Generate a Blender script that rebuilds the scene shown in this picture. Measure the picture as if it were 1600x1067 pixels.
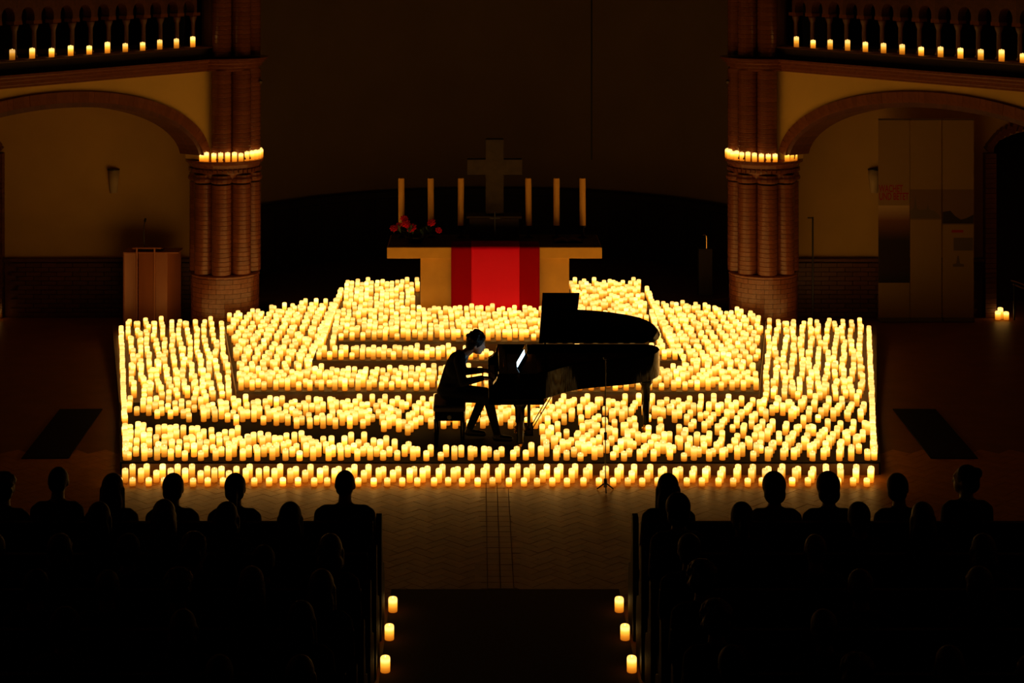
import bpy, bmesh, math, random
import numpy as np
from mathutils import Vector, Matrix, Quaternion
from math import sin, cos, pi, radians as R

random.seed(7)
rng = np.random.default_rng(7)
for o in list(bpy.data.objects):
    bpy.data.objects.remove(o, do_unlink=True)
scene = bpy.context.scene
C = scene.collection

# ------------------------------------------------------------------ camera, world, exposure
F_PX, W_PX = 2850.0, 1600.0
cam_d = bpy.data.cameras.new('camera')
cam_d.sensor_fit = 'HORIZONTAL'
cam_d.sensor_width = 36.0
cam_d.lens = F_PX / W_PX * 36.0
cam_d.shift_x = (800.0 - 747.0) / W_PX          # rise and fall lens: verticals stay vertical
cam_d.shift_y = -(533.5 + 100.0) / W_PX
cam_d.clip_end = 200
cam = bpy.data.objects.new('camera', cam_d)
cam.location = (-0.247, 0.0, 5.98)
cam.rotation_euler = (R(90), 0, 0)
C.objects.link(cam)
scene.camera = cam

world = bpy.data.worlds.new('world')
scene.world = world
world.use_nodes = True
bg = world.node_tree.nodes['Background']
bg.inputs[0].default_value = (0.0028, 0.0014, 0.0008, 1)
bg.inputs[1].default_value = 0.25

scene.view_settings.view_transform = 'Standard'
scene.view_settings.look = 'None'
scene.view_settings.gamma = 1.0
scene.view_settings.use_curve_mapping = False
scene.view_settings.exposure = 0.0
CANDLE_POWER = 1.6

# ------------------------------------------------------------------ materials
M = {}
def mat(name, col, rough=0.6, metal=0.0, noise=0.0, nscale=8.0, bump=0.0, bscale=40.0, spec=0.5, stretch=None):
    m = bpy.data.materials.new(name)
    m.use_nodes = True
    nt = m.node_tree
    b = nt.nodes['Principled BSDF']
    b.inputs['Base Color'].default_value = (*col, 1)
    b.inputs['Roughness'].default_value = rough
    b.inputs['Metallic'].default_value = metal
    b.inputs['Specular IOR Level'].default_value = spec
    tc = nt.nodes.new('ShaderNodeTexCoord')
    mp = nt.nodes.new('ShaderNodeMapping')
    nt.links.new(tc.outputs['Object'], mp.inputs['Vector'])
    if stretch: mp.inputs['Scale'].default_value = stretch
    if noise > 0:
        n = nt.nodes.new('ShaderNodeTexNoise'); n.inputs['Scale'].default_value = nscale
        n.inputs['Detail'].default_value = 5
        nt.links.new(mp.outputs[0], n.inputs['Vector'])
        mr = nt.nodes.new('ShaderNodeMapRange')
        mr.inputs['From Min'].default_value = 0.3; mr.inputs['From Max'].default_value = 0.7
        mr.inputs['To Min'].default_value = 1 - noise; mr.inputs['To Max'].default_value = 1 + noise
        nt.links.new(n.outputs['Fac'], mr.inputs['Value'])
        oi = nt.nodes.new('ShaderNodeObjectInfo')
        mr2 = nt.nodes.new('ShaderNodeMapRange')
        mr2.inputs['To Min'].default_value = 1 - noise * 0.8; mr2.inputs['To Max'].default_value = 1 + noise * 0.8
        nt.links.new(oi.outputs['Random'], mr2.inputs['Value'])
        mu = nt.nodes.new('ShaderNodeMath'); mu.operation = 'MULTIPLY'
        nt.links.new(mr.outputs[0], mu.inputs[0]); nt.links.new(mr2.outputs[0], mu.inputs[1])
        vm = nt.nodes.new('ShaderNodeVectorMath'); vm.operation = 'SCALE'
        vm.inputs[0].default_value = col
        nt.links.new(mu.outputs[0], vm.inputs['Scale'])
        nt.links.new(vm.outputs[0], b.inputs['Base Color'])
    if bump > 0:
        n2 = nt.nodes.new('ShaderNodeTexNoise'); n2.inputs['Scale'].default_value = bscale
        n2.inputs['Detail'].default_value = 3
        nt.links.new(mp.outputs[0], n2.inputs['Vector'])
        bp = nt.nodes.new('ShaderNodeBump'); bp.inputs['Strength'].default_value = bump
        bp.inputs['Distance'].default_value = 0.01
        nt.links.new(n2.outputs['Fac'], bp.inputs['Height'])
        nt.links.new(bp.outputs[0], b.inputs['Normal'])
    M[name] = m
    return m

mat('plaster', (0.66, 0.44, 0.10), 0.9, noise=0.06, nscale=1.5, bump=0.1, bscale=30)
mat('plaster_aisle', (0.50, 0.32, 0.08), 0.9, noise=0.07, nscale=1.5, bump=0.1, bscale=30)
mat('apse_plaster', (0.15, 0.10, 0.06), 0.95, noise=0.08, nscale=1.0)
mat('brick', (0.18, 0.058, 0.025), 0.24, noise=0.16, nscale=20, bump=0.15, bscale=60)
mat('brick_dark', (0.10, 0.032, 0.017), 0.5, noise=0.2, nscale=20, bump=0.15, bscale=60)
mat('mortar', (0.13, 0.05, 0.025), 0.9)
mat('shade_stone', (0.05, 0.03, 0.022), 0.8, noise=0.15)  # recess shadow and gallery gloom put into the stone colour
mat('floor', (0.22, 0.09, 0.018), 0.48, spec=0.25, noise=0.15, nscale=3, bump=0.2, bscale=12)
mat('tile', (0.52, 0.205, 0.030), 0.40, spec=0.3, noise=0.16, nscale=6, bump=0.12, bscale=25)
mat('grout', (0.32, 0.125, 0.02), 0.8)
mat('podium', (0.004, 0.003, 0.003), 0.85, noise=0.2, spec=0.12)
mat('step', (0.075, 0.031, 0.009), 0.5, noise=0.12, nscale=4, bump=0.1)
mat('step_edge', (0.035, 0.018, 0.01), 0.5)
mat('aisle_carpet', (0.035, 0.006, 0.008), 0.95, noise=0.2, nscale=60, bump=0.4, bscale=300)
mat('dark_panel', (0.003, 0.003, 0.004), 0.7, spec=0.1)
mat('dark_wood', (0.010, 0.006, 0.005), 0.6, spec=0.2, noise=0.25, nscale=6, stretch=(1, 1, 0.1))
mat('pew_wood', (0.008, 0.005, 0.004), 0.6, spec=0.2, noise=0.25, nscale=6, stretch=(0.2, 1, 1))
mat('lectern_wood', (0.33, 0.115, 0.045), 0.45, noise=0.12, nscale=5, stretch=(1, 1, 0.15))
mat('altar_stone', (0.62, 0.34, 0.04), 0.30, spec=0.3, noise=0.08, nscale=4, bump=0.06)
mat('altar_top', (0.06, 0.035, 0.025), 0.6, noise=0.15)
mat('runner_red', (0.88, 0.003, 0.045), 0.5, spec=0.15, bump=0.05, bscale=15)
mat('cloth_deep_red', (0.34, 0.001, 0.004), 0.8, spec=0.05, bump=0.1, bscale=200)
mat('cross_stone', (0.05, 0.034, 0.018), 0.8, noise=0.25, nscale=9, bump=0.4, bscale=20)
mat('taper_wax', (0.80, 0.43, 0.08), 0.5)
mat('petal', (0.90, 0.014, 0.06), 0.6, noise=0.25, nscale=20)
mat('leaf', (0.012, 0.035, 0.012), 0.6, noise=0.3, nscale=10)
mat('ebony', (0.0015, 0.0015, 0.0018), 0.07, spec=0.05)
mat('iron_plate', (0.35, 0.22, 0.07), 0.35, metal=0.6)
mat('key_white', (0.75, 0.72, 0.65), 0.3)
mat('key_black', (0.004, 0.004, 0.004), 0.3)
mat('brass', (0.70, 0.46, 0.16), 0.25, metal=1.0)
mat('black_metal', (0.006, 0.006, 0.007), 0.4)
mat('steel', (0.55, 0.5, 0.45), 0.3, metal=1.0)
mat('leather', (0.004, 0.003, 0.003), 0.5, spec=0.2, bump=0.2, bscale=60)
mat('suit', (0.003, 0.003, 0.004), 0.9, spec=0.1)
mat('shirt', (0.30, 0.38, 0.46), 0.8)
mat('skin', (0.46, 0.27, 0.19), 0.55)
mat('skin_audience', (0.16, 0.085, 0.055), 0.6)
mat('shoe', (0.004, 0.004, 0.004), 0.4, spec=0.2)
mat('hair_black', (0.005, 0.004, 0.003), 0.6, spec=0.15, bump=0.6, bscale=70)
mat('hair_brown', (0.020, 0.011, 0.006), 0.55, bump=0.6, bscale=70)
mat('hair_blond', (0.075, 0.045, 0.022), 0.55, bump=0.6, bscale=70)
mat('hair_grey', (0.06, 0.05, 0.045), 0.6, bump=0.6, bscale=70)
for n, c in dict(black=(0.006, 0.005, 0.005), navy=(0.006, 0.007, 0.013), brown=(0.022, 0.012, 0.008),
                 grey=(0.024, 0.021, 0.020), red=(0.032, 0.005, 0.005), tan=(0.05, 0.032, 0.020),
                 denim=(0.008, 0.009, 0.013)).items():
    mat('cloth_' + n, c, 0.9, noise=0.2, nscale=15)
mat('glass_green', (0.05, 0.04, 0.03), 0.15)
mat('sconce', (0.42, 0.32, 0.19), 0.7)
mat('banner', (0.27, 0.17, 0.055), 0.85)
mat('print_red', (0.30, 0.012, 0.012), 0.8)
mat('print_void_black', (0.02, 0.012, 0.01), 0.8)
mat('print_brown', (0.16, 0.09, 0.05), 0.8)
mat('print_grey', (0.11, 0.08, 0.055), 0.8)
mat('terracotta', (0.02, 0.012, 0.01), 0.4)
mat('twig', (0.16, 0.05, 0.03), 0.6)

def sunset_mat():                                   # printed picture: pale orange fading down to black
    m = mat('print_sunset', (0.1, 0.1, 0.1), 0.8)
    nt = m.node_tree; b = nt.nodes['Principled BSDF']
    tc = nt.nodes.new('ShaderNodeTexCoord'); sp = nt.nodes.new('ShaderNodeSeparateXYZ')
    nt.links.new(tc.outputs['Generated'], sp.inputs[0])
    cr = nt.nodes.new('ShaderNodeValToRGB')
    e = cr.color_ramp.elements
    e[0].position = 0.0; e[0].color = (0.008, 0.003, 0.003, 1)
    e[1].position = 1.0; e[1].color = (0.48, 0.33, 0.18, 1)
    for p, c in ((0.2, (0.02, 0.006, 0.005, 1)), (0.55, (0.012, 0.005, 0.004, 1)), (0.8, (0.16, 0.06, 0.02, 1))):
        k = e.new(p); k.color = c
    nt.links.new(sp.outputs[2], cr.inputs[0])
    nt.links.new(cr.outputs[0], b.inputs['Base Color'])
sunset_mat()

def candle_mat():
    m = bpy.data.materials.new('candle_wax_lit'); m.use_nodes = True
    nt = m.node_tree; b = nt.nodes['Principled BSDF']
    b.inputs['Base Color'].default_value = (0.14, 0.07, 0.010, 1)
    b.inputs['Roughness'].default_value = 0.5
    at = nt.nodes.new('ShaderNodeAttribute'); at.attribute_name = 'cg'
    sp = nt.nodes.new('ShaderNodeSeparateColor')
    nt.links.new(at.outputs['Color'], sp.inputs[0])
    cr = nt.nodes.new('ShaderNodeValToRGB'); e = cr.color_ramp.elements
    e[0].position = 0.0; e[0].color = (0.26, 0.055, 0.002, 1)
    e[1].position = 1.0; e[1].color = (1.0, 0.51, 0.10, 1)
    for p, c in ((0.30, (0.50, 0.155, 0.008, 1)), (0.58, (1.0, 0.40, 0.032, 1)), (0.80, (1.25, 0.69, 0.20, 1))):
        k = e.new(p); k.color = c
    nt.links.new(sp.outputs[0], cr.inputs[0])
    mu = nt.nodes.new('ShaderNodeMath'); mu.operation = 'MULTIPLY'; mu.inputs[1].default_value = CANDLE_POWER
    nt.links.new(sp.outputs[1], mu.inputs[0])
    nt.links.new(cr.outputs[0], b.inputs['Emission Color'])
    nt.links.new(mu.outputs[0], b.inputs['Emission Strength'])
    M['candle'] = m
    f = bpy.data.materials.new('flame'); f.use_nodes = True
    b = f.node_tree.nodes['Principled BSDF']
    b.inputs['Base Color'].default_value = (0.8, 0.6, 0.3, 1)
    b.inputs['Emission Color'].default_value = (1.0, 0.72, 0.30, 1)
    b.inputs['Emission Strength'].default_value = 2.6
    M['flame'] = f
    s = bpy.data.materials.new('tablet_screen'); s.use_nodes = True
    b = s.node_tree.nodes['Principled BSDF']
    b.inputs['Base Color'].default_value = (0.02, 0.02, 0.02, 1)
    b.inputs['Emission Color'].default_value = (0.50, 0.80, 1.0, 1)
    b.inputs['Emission Strength'].default_value = 6.0
    M['screen'] = s
candle_mat()

# ------------------------------------------------------------------ mesh helpers
class G:
    def __init__(s): s.v = []; s.f = []
    def add(s, vs, fs, mx=None):
        n = len(s.v)
        s.v += [tuple(mx @ Vector(p)) if mx else tuple(p) for p in vs]
        s.f += [tuple(i + n for i in f) for f in fs]
        return s
    def box(s, x0, x1, y0, y1, z0, z1, mx=None):
        return s.add([(x0,y0,z0),(x1,y0,z0),(x1,y1,z0),(x0,y1,z0),(x0,y0,z1),(x1,y0,z1),(x1,y1,z1),(x0,y1,z1)],
                     [(0,3,2,1),(4,5,6,7),(0,1,5,4),(1,2,6,5),(2,3,7,6),(3,0,4,7)], mx)
    def lathe(s, prof, n=16, c=(0,0,0), mx=None, a0=0.0, a1=2*pi, caps=True):
        full = abs(a1 - a0) > 2*pi - 1e-4
        k = n if full else n + 1
        vs, fs = [], []
        for r, z in prof:
            for i in range(k):
                a = a0 + (a1 - a0) * i / n
                vs.append((c[0] + r*cos(a), c[1] + r*sin(a), c[2] + z))
        for j in range(len(prof) - 1):
            for i in range(n):
                i2 = (i + 1) % k
                fs.append((j*k+i, j*k+i2, (j+1)*k+i2, (j+1)*k+i))
        if caps:
            fs.append(tuple(range(k-1, -1, -1))); t = (len(prof)-1)*k
            fs.append(tuple(t+i for i in range(k)))
        return s.add(vs, fs, mx)
    def cyl(s, p0, p1, r0, r1=None, n=12):
        r1 = r0 if r1 is None else r1
        p0, p1 = Vector(p0), Vector(p1); d = p1 - p0
        q = Vector((0,0,1)).rotation_difference(d.normalized()).to_matrix().to_4x4()
        return s.lathe([(r0, 0), (r1, d.length)], n, mx=Matrix.Translation(p0) @ q)
    def tube(s, pts, r, n=8):
        pts = [Vector(p) for p in pts]; vs, fs = [], []
        for i, p in enumerate(pts):
            d = (pts[min(i+1, len(pts)-1)] - pts[max(i-1, 0)]).normalized()
            q = Vector((0,0,1)).rotation_difference(d)
            rr = r[i] if isinstance(r, (list, tuple)) else r
            for k in range(n):
                a = 2*pi*k/n
                vs.append(tuple(p + q @ Vector((rr*cos(a), rr*sin(a), 0))))
        for i in range(len(pts)-1):
            for k in range(n):
                k2 = (k+1) % n
                fs.append((i*n+k, i*n+k2, (i+1)*n+k2, (i+1)*n+k))
        fs.append(tuple(range(n-1,-1,-1))); t = (len(pts)-1)*n; fs.append(tuple(t+k for k in range(n)))
        return s.add(vs, fs)
    def prism(s, poly, z0, z1, mx=None):            # poly in xy (counter-clockwise), extruded in z
        n = len(poly)
        vs = [(x, y, z0) for x, y in poly] + [(x, y, z1) for x, y in poly]
        fs = [tuple(range(n-1,-1,-1)), tuple(range(n, 2*n))]
        fs += [(i, (i+1)%n, n+(i+1)%n, n+i) for i in range(n)]
        return s.add(vs, fs, mx)
    def sphere(s, c, r, nu=12, nv=8, mx=None):
        if not isinstance(r, (tuple, list)): r = (r, r, r)
        vs = [(0,0,-1)]; fs = []
        for j in range(1, nv):
            t = -pi/2 + pi*j/nv
            for i in range(nu):
                a = 2*pi*i/nu; vs.append((cos(t)*cos(a), cos(t)*sin(a), sin(t)))
        vs.append((0,0,1)); L = len(vs)-1
        for i in range(nu): fs.append((0, 1+(i+1)%nu, 1+i))
        for j in range(nv-2):
            for i in range(nu):
                a, b = 1+j*nu+i, 1+j*nu+(i+1)%nu
                fs.append((a, b, b+nu, a+nu))
        for i in range(nu): fs.append((L, L-nu+i, L-nu+(i+1)%nu))
        vs = [(c[0]+x*r[0], c[1]+y*r[1], c[2]+z*r[2]) for x, y, z in vs]
        return s.add(vs, fs, mx)
    def mesh(s, name, m=None, smooth=False):
        me = bpy.data.meshes.new(name)
        me.from_pydata(s.v, [], s.f)
        if len(s.f) < 8000:
            bm = bmesh.new(); bm.from_mesh(me)
            bmesh.ops.recalc_face_normals(bm, faces=bm.faces); bm.to_mesh(me); bm.free()
        if m: me.materials.append(M[m])
        if smooth: me.shade_smooth()
        return me

def link(name, me, parent=None, loc=(0,0,0), rot=(0,0,0), label=None):
    o = bpy.data.objects.new(name, me); C.objects.link(o)
    o.parent = parent; o.location = loc; o.rotation_euler = rot
    if label: o['label'] = label
    return o
def obj(name, g, m, parent=None, smooth=False, bevel=0, label=None, auto=None):
    o = link(name, g.mesh(name, m, smooth), parent, label=label)
    if auto:
        o.data.shade_smooth(); o.data.set_sharp_from_angle(angle=R(auto))
    if bevel:
        b = o.modifiers.new('bevel', 'BEVEL'); b.width = bevel; b.segments = 2; b.limit_method = 'ANGLE'
    return o
def tag(o, label, cat, group=None):
    o['label'] = label; o['category'] = cat
    if group: o['group'] = group
    return o
def struct(o, label=None):
    o['kind'] = 'structure'
    if label: o['label'] = label
    return o
def thing(name, label, cat, loc=(0,0,0), rotz=0, group=None):
    o = bpy.data.objects.new(name, None); C.objects.link(o)
    o.empty_display_size = 0.1
    o.location = loc; o.rotation_euler = (0, 0, rotz)
    return tag(o, label, cat, group)
def structure(name, label=None, loc=(0,0,0), rotz=0):
    o = bpy.data.objects.new(name, None); C.objects.link(o); o.empty_display_size = 0.1
    o.location = loc; o.rotation_euler = (0, 0, rotz)
    return struct(o, label)

# ------------------------------------------------------------------ floor
fl = struct(obj('floor', G().box(-12, 12, -4, 36, -0.12, -0.022), 'grout'), 'brown tiled church floor')
obj('floor_field', G().box(-12, -6.4, -4, 36, -0.03, -.003).box(6.4, 12, -4, 36, -0.03, -.003)
    .box(-6.4, 6.4, -4, 16.68, -0.03, -.003).box(-6.4, 6.4, 20.9, 36, -0.03, -.003), 'floor', fl)
# herringbone tiles in the open floor before the stage, with a straight band of square tiles along the axis
tl, tw = 0.24, 0.12
cen = []
c45, s45 = cos(R(45)), sin(R(45))
for j in range(-70, 71):
    for i in range(-40, 41):
        for k in (0, 1):
            bx = j*tw + i*4*tw + (2*tw if k else 0); by = j*tw - (tw if k else 0)
            w, h = (tl, tw) if k == 0 else (tw, tl)
            px, py = bx + w/2, by + h/2
            x = px*c45 - py*s45; y = px*s45 + py*c45 + 18.7
            if abs(x) < 6.3 and 16.45 < y < 21.2 and abs(x + 0.04) > 0.25:
                cen.append((x, y, k))
gt = G().box(-tl/2+.0018, tl/2-.0018, -tw/2+.0018, tw/2-.0018, -0.02, 0)
tile_me = gt.mesh('tile', 'tile')
cen.sort(key=lambda p: (p[0]-0)**2*0.35 + (p[1]-18.2)**2)
for x, y, k in cen[:300]:
    link('tile', tile_me, fl, (x, y, rng.uniform(-.0015, .0005)), (0, 0, R(45) + k*pi/2))
gs = G()
for x, y, k in cen[300:]:
    mx = Matrix.Translation((x, y, rng.uniform(-.0015, .0005))) @ Matrix.Rotation(R(45)+k*pi/2, 4, 'Z')
    gs.add(gt.v, gt.f, mx)
o = obj('tile_field', gs, 'tile', fl); o['kind'] = 'stuff'
gs = G()
for i in range(4):
    for j in range(int(4.0/0.16)):
        x = -0.04 - 0.24 + i*0.12; y = 16.72 + j*0.16
        gs.box(x+.004, x+.116, y+.004, y+.156, -0.02, rng.uniform(-.002, 0))
o = obj('tile_band', gs, 'tile', fl); o['kind'] = 'stuff'

o = obj('aisle_carpet', G().box(-1.04, 1.04, 8.5, 16.67, 0.0, 0.012), 'aisle_carpet')
tag(o, 'dark red carpet runner along the aisle between the pews', 'carpet')
for sx, side in ((-1, 'lectern'), (1, 'banner')):
    o = obj('floor_panel', G().box(-.27, .27, -1.08, 1.08, 0, 0.012), 'dark_panel', bevel=.004)
    o.location = (sx*5.23, 21.95, 0); o.rotation_euler = (0, 0, R(-1.5*sx))
    tag(o, 'black rectangular panel lying on the floor on the %s side of the stage' % side, 'floor panel')

# ------------------------------------------------------------------ platforms and steps
def stack(name, poly, z0, z1, m, edge=None):
    o = struct(obj(name, G().prism(poly, z0, z1), m))
    return o
stack('stage_podium', [(-4.22,20.25),(4.22,20.25),(4.74,22.84),(-4.74,22.84)], 0, 0.14, 'podium')
obj('podium_front', G().box(-4.2, 4.2, 20.238, 20.25, 0.0, 0.125), 'step', bpy.data.objects['stage_podium'])
stack('stage_base', [(-4.74,22.84),(4.74,22.84),(5.75,27.42),(3.4,27.42),(3.4,28.4),(-3.4,28.4),(-3.4,27.42),(-5.75,27.42)], 0, 0.14, 'step')
apse = [(4.45*cos(a), 28.6 + 4.45*sin(a)) for a in np.linspace(0.12, pi-0.12, 25)]
stack('chancel_floor', [(-3.27,22.82),(3.27,22.82),(4.02,27.05),(3.42,27.4),(3.42,28.6)] + apse + [(-3.42,28.6),(-3.42,27.4),(-4.02,27.05)], 0.14, 0.28, 'step')
stack('step_lower', [(-2.42,23.88),(2.42,23.88),(2.40,28.45),(-2.40,28.45)], 0.28, 0.42, 'step')
stack('step_upper', [(-2.12,24.38),(2.12,24.38),(2.32,28.4),(-2.32,28.4)], 0.42, 0.56, 'step')
for nm, x, y, z in (('chancel_floor', 3.27, 22.82, .28), ('step_lower', 2.42, 23.88, .42), ('step_upper', 2.12, 24.38, .56)):
    obj('step_nosing', G().box(-x, x, y-.015, y+.02, z-.03, z+.003), 'step_edge', bpy.data.objects[nm])

# ------------------------------------------------------------------ walls
def arc(cx, cz, rx, rz, a0, a1, n):
    return [(cx + rx*cos(a), cz + rz*sin(a)) for a in np.linspace(a0, a1, n)]
XZ = Matrix(((1,0,0,0),(0,0,-1,0),(0,1,0,0),(0,0,0,1)))      # (x, z, depth) -> prism lying upright, thickness towards -y

# apse
def apse_piece(name, r0, r1, z0, z1, m, n=48, parent=None, a0=0.05, a1=pi-0.05):
    g = G(); vs = []; fs = []
    k = n + 1
    for r in (r0, r1):
        for z in (z0, z1):
            for i in range(k):
                a = a0 + (a1 - a0)*i/n
                vs.append((r*cos(a), 28.6 + r*sin(a), z))
    A, B, Cc, D = 0, k, 2*k, 3*k
    for i in range(n):
        fs += [(A+i, B+i, B+i+1, A+i+1), (Cc+i, Cc+i+1, D+i+1, D+i), (B+i, D+i, D+i+1, B+i+1), (A+i, A+i+1, Cc+i+1, Cc+i)]
    g.add(vs, fs)
    return obj(name, g, m, parent, auto=40)
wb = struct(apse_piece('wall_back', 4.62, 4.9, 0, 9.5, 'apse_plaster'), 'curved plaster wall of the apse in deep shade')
wc = struct(apse_piece('trim_1', 4.50, 4.60, 0.28, 1.36, 'dark_wood'), 'dark wooden panelling round the foot of the apse')
apse_piece('rail', 4.44, 4.6, 1.34, 1.40, 'dark_wood', parent=wc)
pn = G().box(-.24, .24, -.02, .02, 0.36, 1.28).mesh('panel', 'dark_wood')
for i in range(24):
    a = 0.16 + (pi - 0.32) * i / 23
    link('panel', pn, wc, (4.49*cos(a), 28.6 + 4.49*sin(a), 0), (0, 0, a + pi/2))

# end walls of the side aisles, each with a doorway
brick_b = G().box(-.118, .118, -.03, .03, -.031, .031).mesh('brick', 'brick_dark')
for sx, side, n in ((-1, 'left', 1), (1, 'right', 2)):
    # opening 7.87..9.7, springing 2.55, crown 2.95
    pts = [(4.4, 0), (7.87, 0), (7.87, 2.62)] + [(8.8 - .93*cos(a), 2.62 + .33*sin(a)) for a in np.linspace(0.15, pi-0.15, 12)] + \
          [(9.73, 2.62), (9.73, 0), (11, 0), (11, 4.2), (4.4, 4.2)]
    if sx < 0: pts = [(-x, z) for x, z in reversed(pts)]
    w = struct(obj('wall_aisle_' + side, G().prism(pts, -0.0, 0.3, Matrix.Translation((0, 29.0, 0)) @ XZ), 'plaster_aisle'),
               'ochre plaster end wall of the side aisle')
    # brick dado with capping
    o = obj('dado', G().box(min(sx*4.5, sx*7.68), max(sx*4.5, sx*7.68), 28.66, 28.70, 0, 0.87), 'mortar', w)
    obj('dado_cap', G().box(min(sx*4.5, sx*7.69), max(sx*4.5, sx*7.69), 28.58, 28.70, 0.87, 0.92), 'brick_dark', w, bevel=.01)
    for r in range(12):
        for c in range(13):
            x = 4.65 + c*.245 + (.122 if r % 2 else 0)
            if x + .118 < 7.68:
                link('brick', brick_b, w, (sx*x, 28.645, .04 + r*.0705))
    # doorway frame of brick
    d = structure('door_%d' % n, 'dark open doorway framed in brick', (0, 0, 0))
    fb = G().box(-.085, .085, -.1, .1, -.036, .036).mesh('brick', 'brick_dark')
    for r in range(33):
        for xx in (7.78, 9.82):
            link('brick', fb, d, (sx*xx, 28.64, .04 + r*.078))
    for i in range(24):
        a = 0.12 + (pi - 0.24) * i / 23
        link('brick', fb, d, (sx*(8.8 - 1.02*cos(a)), 28.64, 2.64 + .42*sin(a)), (0, sx*(pi/2 - a)*0.55 + pi/2, 0))
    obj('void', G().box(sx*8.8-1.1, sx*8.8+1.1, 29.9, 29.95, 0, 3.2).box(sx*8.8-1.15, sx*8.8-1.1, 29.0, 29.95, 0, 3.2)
        .box(sx*8.8+1.1, sx*8.8+1.15, 29.0, 29.95, 0, 3.2), 'print_void_black', d)  # near-black panels paint the darkness beyond the opening
    struct(obj('wall_' + side, G().box(min(sx*11, sx*11.3), max(sx*11, sx*11.3), 8, 29, 0, 9.5), 'plaster_aisle'), 'outer wall of the side aisle')

# gallery arcade on both sides, running obliquely out from the pillars
ANG = math.atan2(1.0, 0.7)           # direction of the wall away from the pillar
L_WALL = 10.5
for sx, side in ((-1, 'left'), (1, 'right')):
    A = Vector((sx*4.28, 28.0, 0))
    d = Vector((sx*0.7, -1.0, 0)).normalized()
    rot = math.atan2(d.y, d.x)
    # local frame: x along the wall outwards, y: left normal; nave side is +y for right wall? computed
    nrm = Vector((-d.y, d.x, 0))
    nave = 1 if nrm.x * -sx > 0 else -1          # +1: nave is on local +y
    root = structure('wall_arcade_' + side, 'plaster arcade wall carrying the gallery, pierced by a wide arch', A, rot)
    s0, hs, zsp, rise = 0.46, 3.02, 2.60, 1.10
    cx = s0 + hs
    archp = arc(cx, zsp, hs, rise, pi, 0, 40)
    poly = [(-0.1, zsp)] + [(s0, zsp)] + archp[1:-1] + [(cx+hs, zsp), (cx+hs, 0), (L_WALL, 0), (L_WALL, 3.97), (-0.1, 3.97)]
    th = 0.36
    loc = Matrix.Translation((0, th/2, 0)) @ XZ
    obj('spandrel', G().prism(poly, 0, th, loc), 'plaster', root)
    # arch of moulded brick, two orders of voussoirs
    vo = G().box(-.048, .048, -.11, .11, -.075, .075).mesh('voussoir', 'brick')
    vi = G().box(-.048, .048, -.20, .20, -.045, .045).mesh('voussoir', 'brick_dark')
    def along(rx, rz, n):
        pts = arc(cx, zsp, rx, rz, pi, 0, 2000)
        ds = np.cumsum([0] + [math.dist(pts[i], pts[i+1]) for i in range(1999)])
        out = []
        for k in range(n):
            t = (k + .5) / n * ds[-1]
            i = int(np.searchsorted(ds, t)); i = min(max(i, 1), 1999)
            x, z = pts[i]; dx, dz = pts[i][0]-pts[i-1][0], pts[i][1]-pts[i-1][1]
            out.append((x, z, math.atan2(dz, dx)))
        return out
    for x, z, a in along(hs+.05, rise+.05, 72):
        if x < cx and z < 2.74: continue
        link('voussoir', vo, root, (x, nave*(th/2-.065), z), (0, -a, 0))
    for x, z, a in along(hs-.05, rise-.05, 70):
        if x < cx and z < 2.74: continue
        link('voussoir', vi, root, (x, 0, z), (0, -a, 0))
    # cornice: stepped moulding on the nave side
    prof = [(0, 3.94), (.06, 3.94), (.06, 3.97), (.10, 3.985), (.10, 4.03), (.15, 4.045), (.15, 4.08), (.20, 4.10), (.20, 4.13), (0, 4.13)]
    g = G(); vs = []
    for xx in (-0.05, L_WALL):
        for dd, z in prof: vs.append((xx, nave*(th/2 + dd), z))
    n = len(prof)
    fs = [(i, (i+1) % n, n+(i+1) % n, n+i) for i in range(n)] + [tuple(range(n)), tuple(range(2*n-1, n-1, -1))]
    obj('cornice', g.add(vs, fs), 'brick', root)
    obj('parapet_foot', G().box(0.1, L_WALL, min(nave*.02, nave*.24), max(nave*.02, nave*.24), 4.13, 4.29), 'shade_stone', root)  # dark colour paints in the recess shadow between cornice and sill
    obj('parapet_sill', G().box(0.1, L_WALL, min(-nave*.06, nave*.30), max(-nave*.06, nave*.30), 4.29, 4.32), 'brick_dark', root, bevel=.008)
    # balustrade: little arches on colonnettes
    pitch = 0.345
    nb = 26
    colg = G().lathe([(.05,0),(.05,.03),(.036,.05),(.032,.06),(.032,.36),(.036,.37),(.052,.41),(.06,.44),(.06,.46)], 12)
    col_me = colg.mesh('colonnette', 'brick_dark', True)
    capg = G().box(-.072, .072, -.08, .08, 0.0, .05)
    cap_me = capg.mesh('impost', 'brick')
    r_in = (pitch - .12) / 2
    bay = [(-pitch/2, 0), (-r_in, 0), (-r_in, .04)] + [( -r_in*cos(a), .06 + r_in*1.15*sin(a)) for a in np.linspace(0, pi, 15)] + [(r_in, .04), (r_in, 0), (pitch/2, 0), (pitch/2, .42), (-pitch/2, .42)]
    bay_me = G().prism(bay, -.08, .08, XZ).mesh('arch_stone', 'brick_dark')
    for b in range(nb):
        x = 0.55 + b*pitch
        link('colonnette', col_me, root, (x, nave*.06, 4.32))
        link('impost', cap_me, root, (x, nave*.06, 4.78))
        link('arch_stone', bay_me, root, (x + pitch/2, nave*.06, 4.83))
    obj('parapet_rail', G().box(0.1, L_WALL, -.14, .14, 5.25, 5.36), 'brick_dark', root, bevel=.01)
    # gallery floor behind the parapet = ceiling of the side aisle
    obj('gallery_floor', G().box(0.0, L_WALL, min(-nave*.02, -nave*7), max(-nave*.02, -nave*7), 4.0, 4.13), 'plaster_aisle', root)
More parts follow.
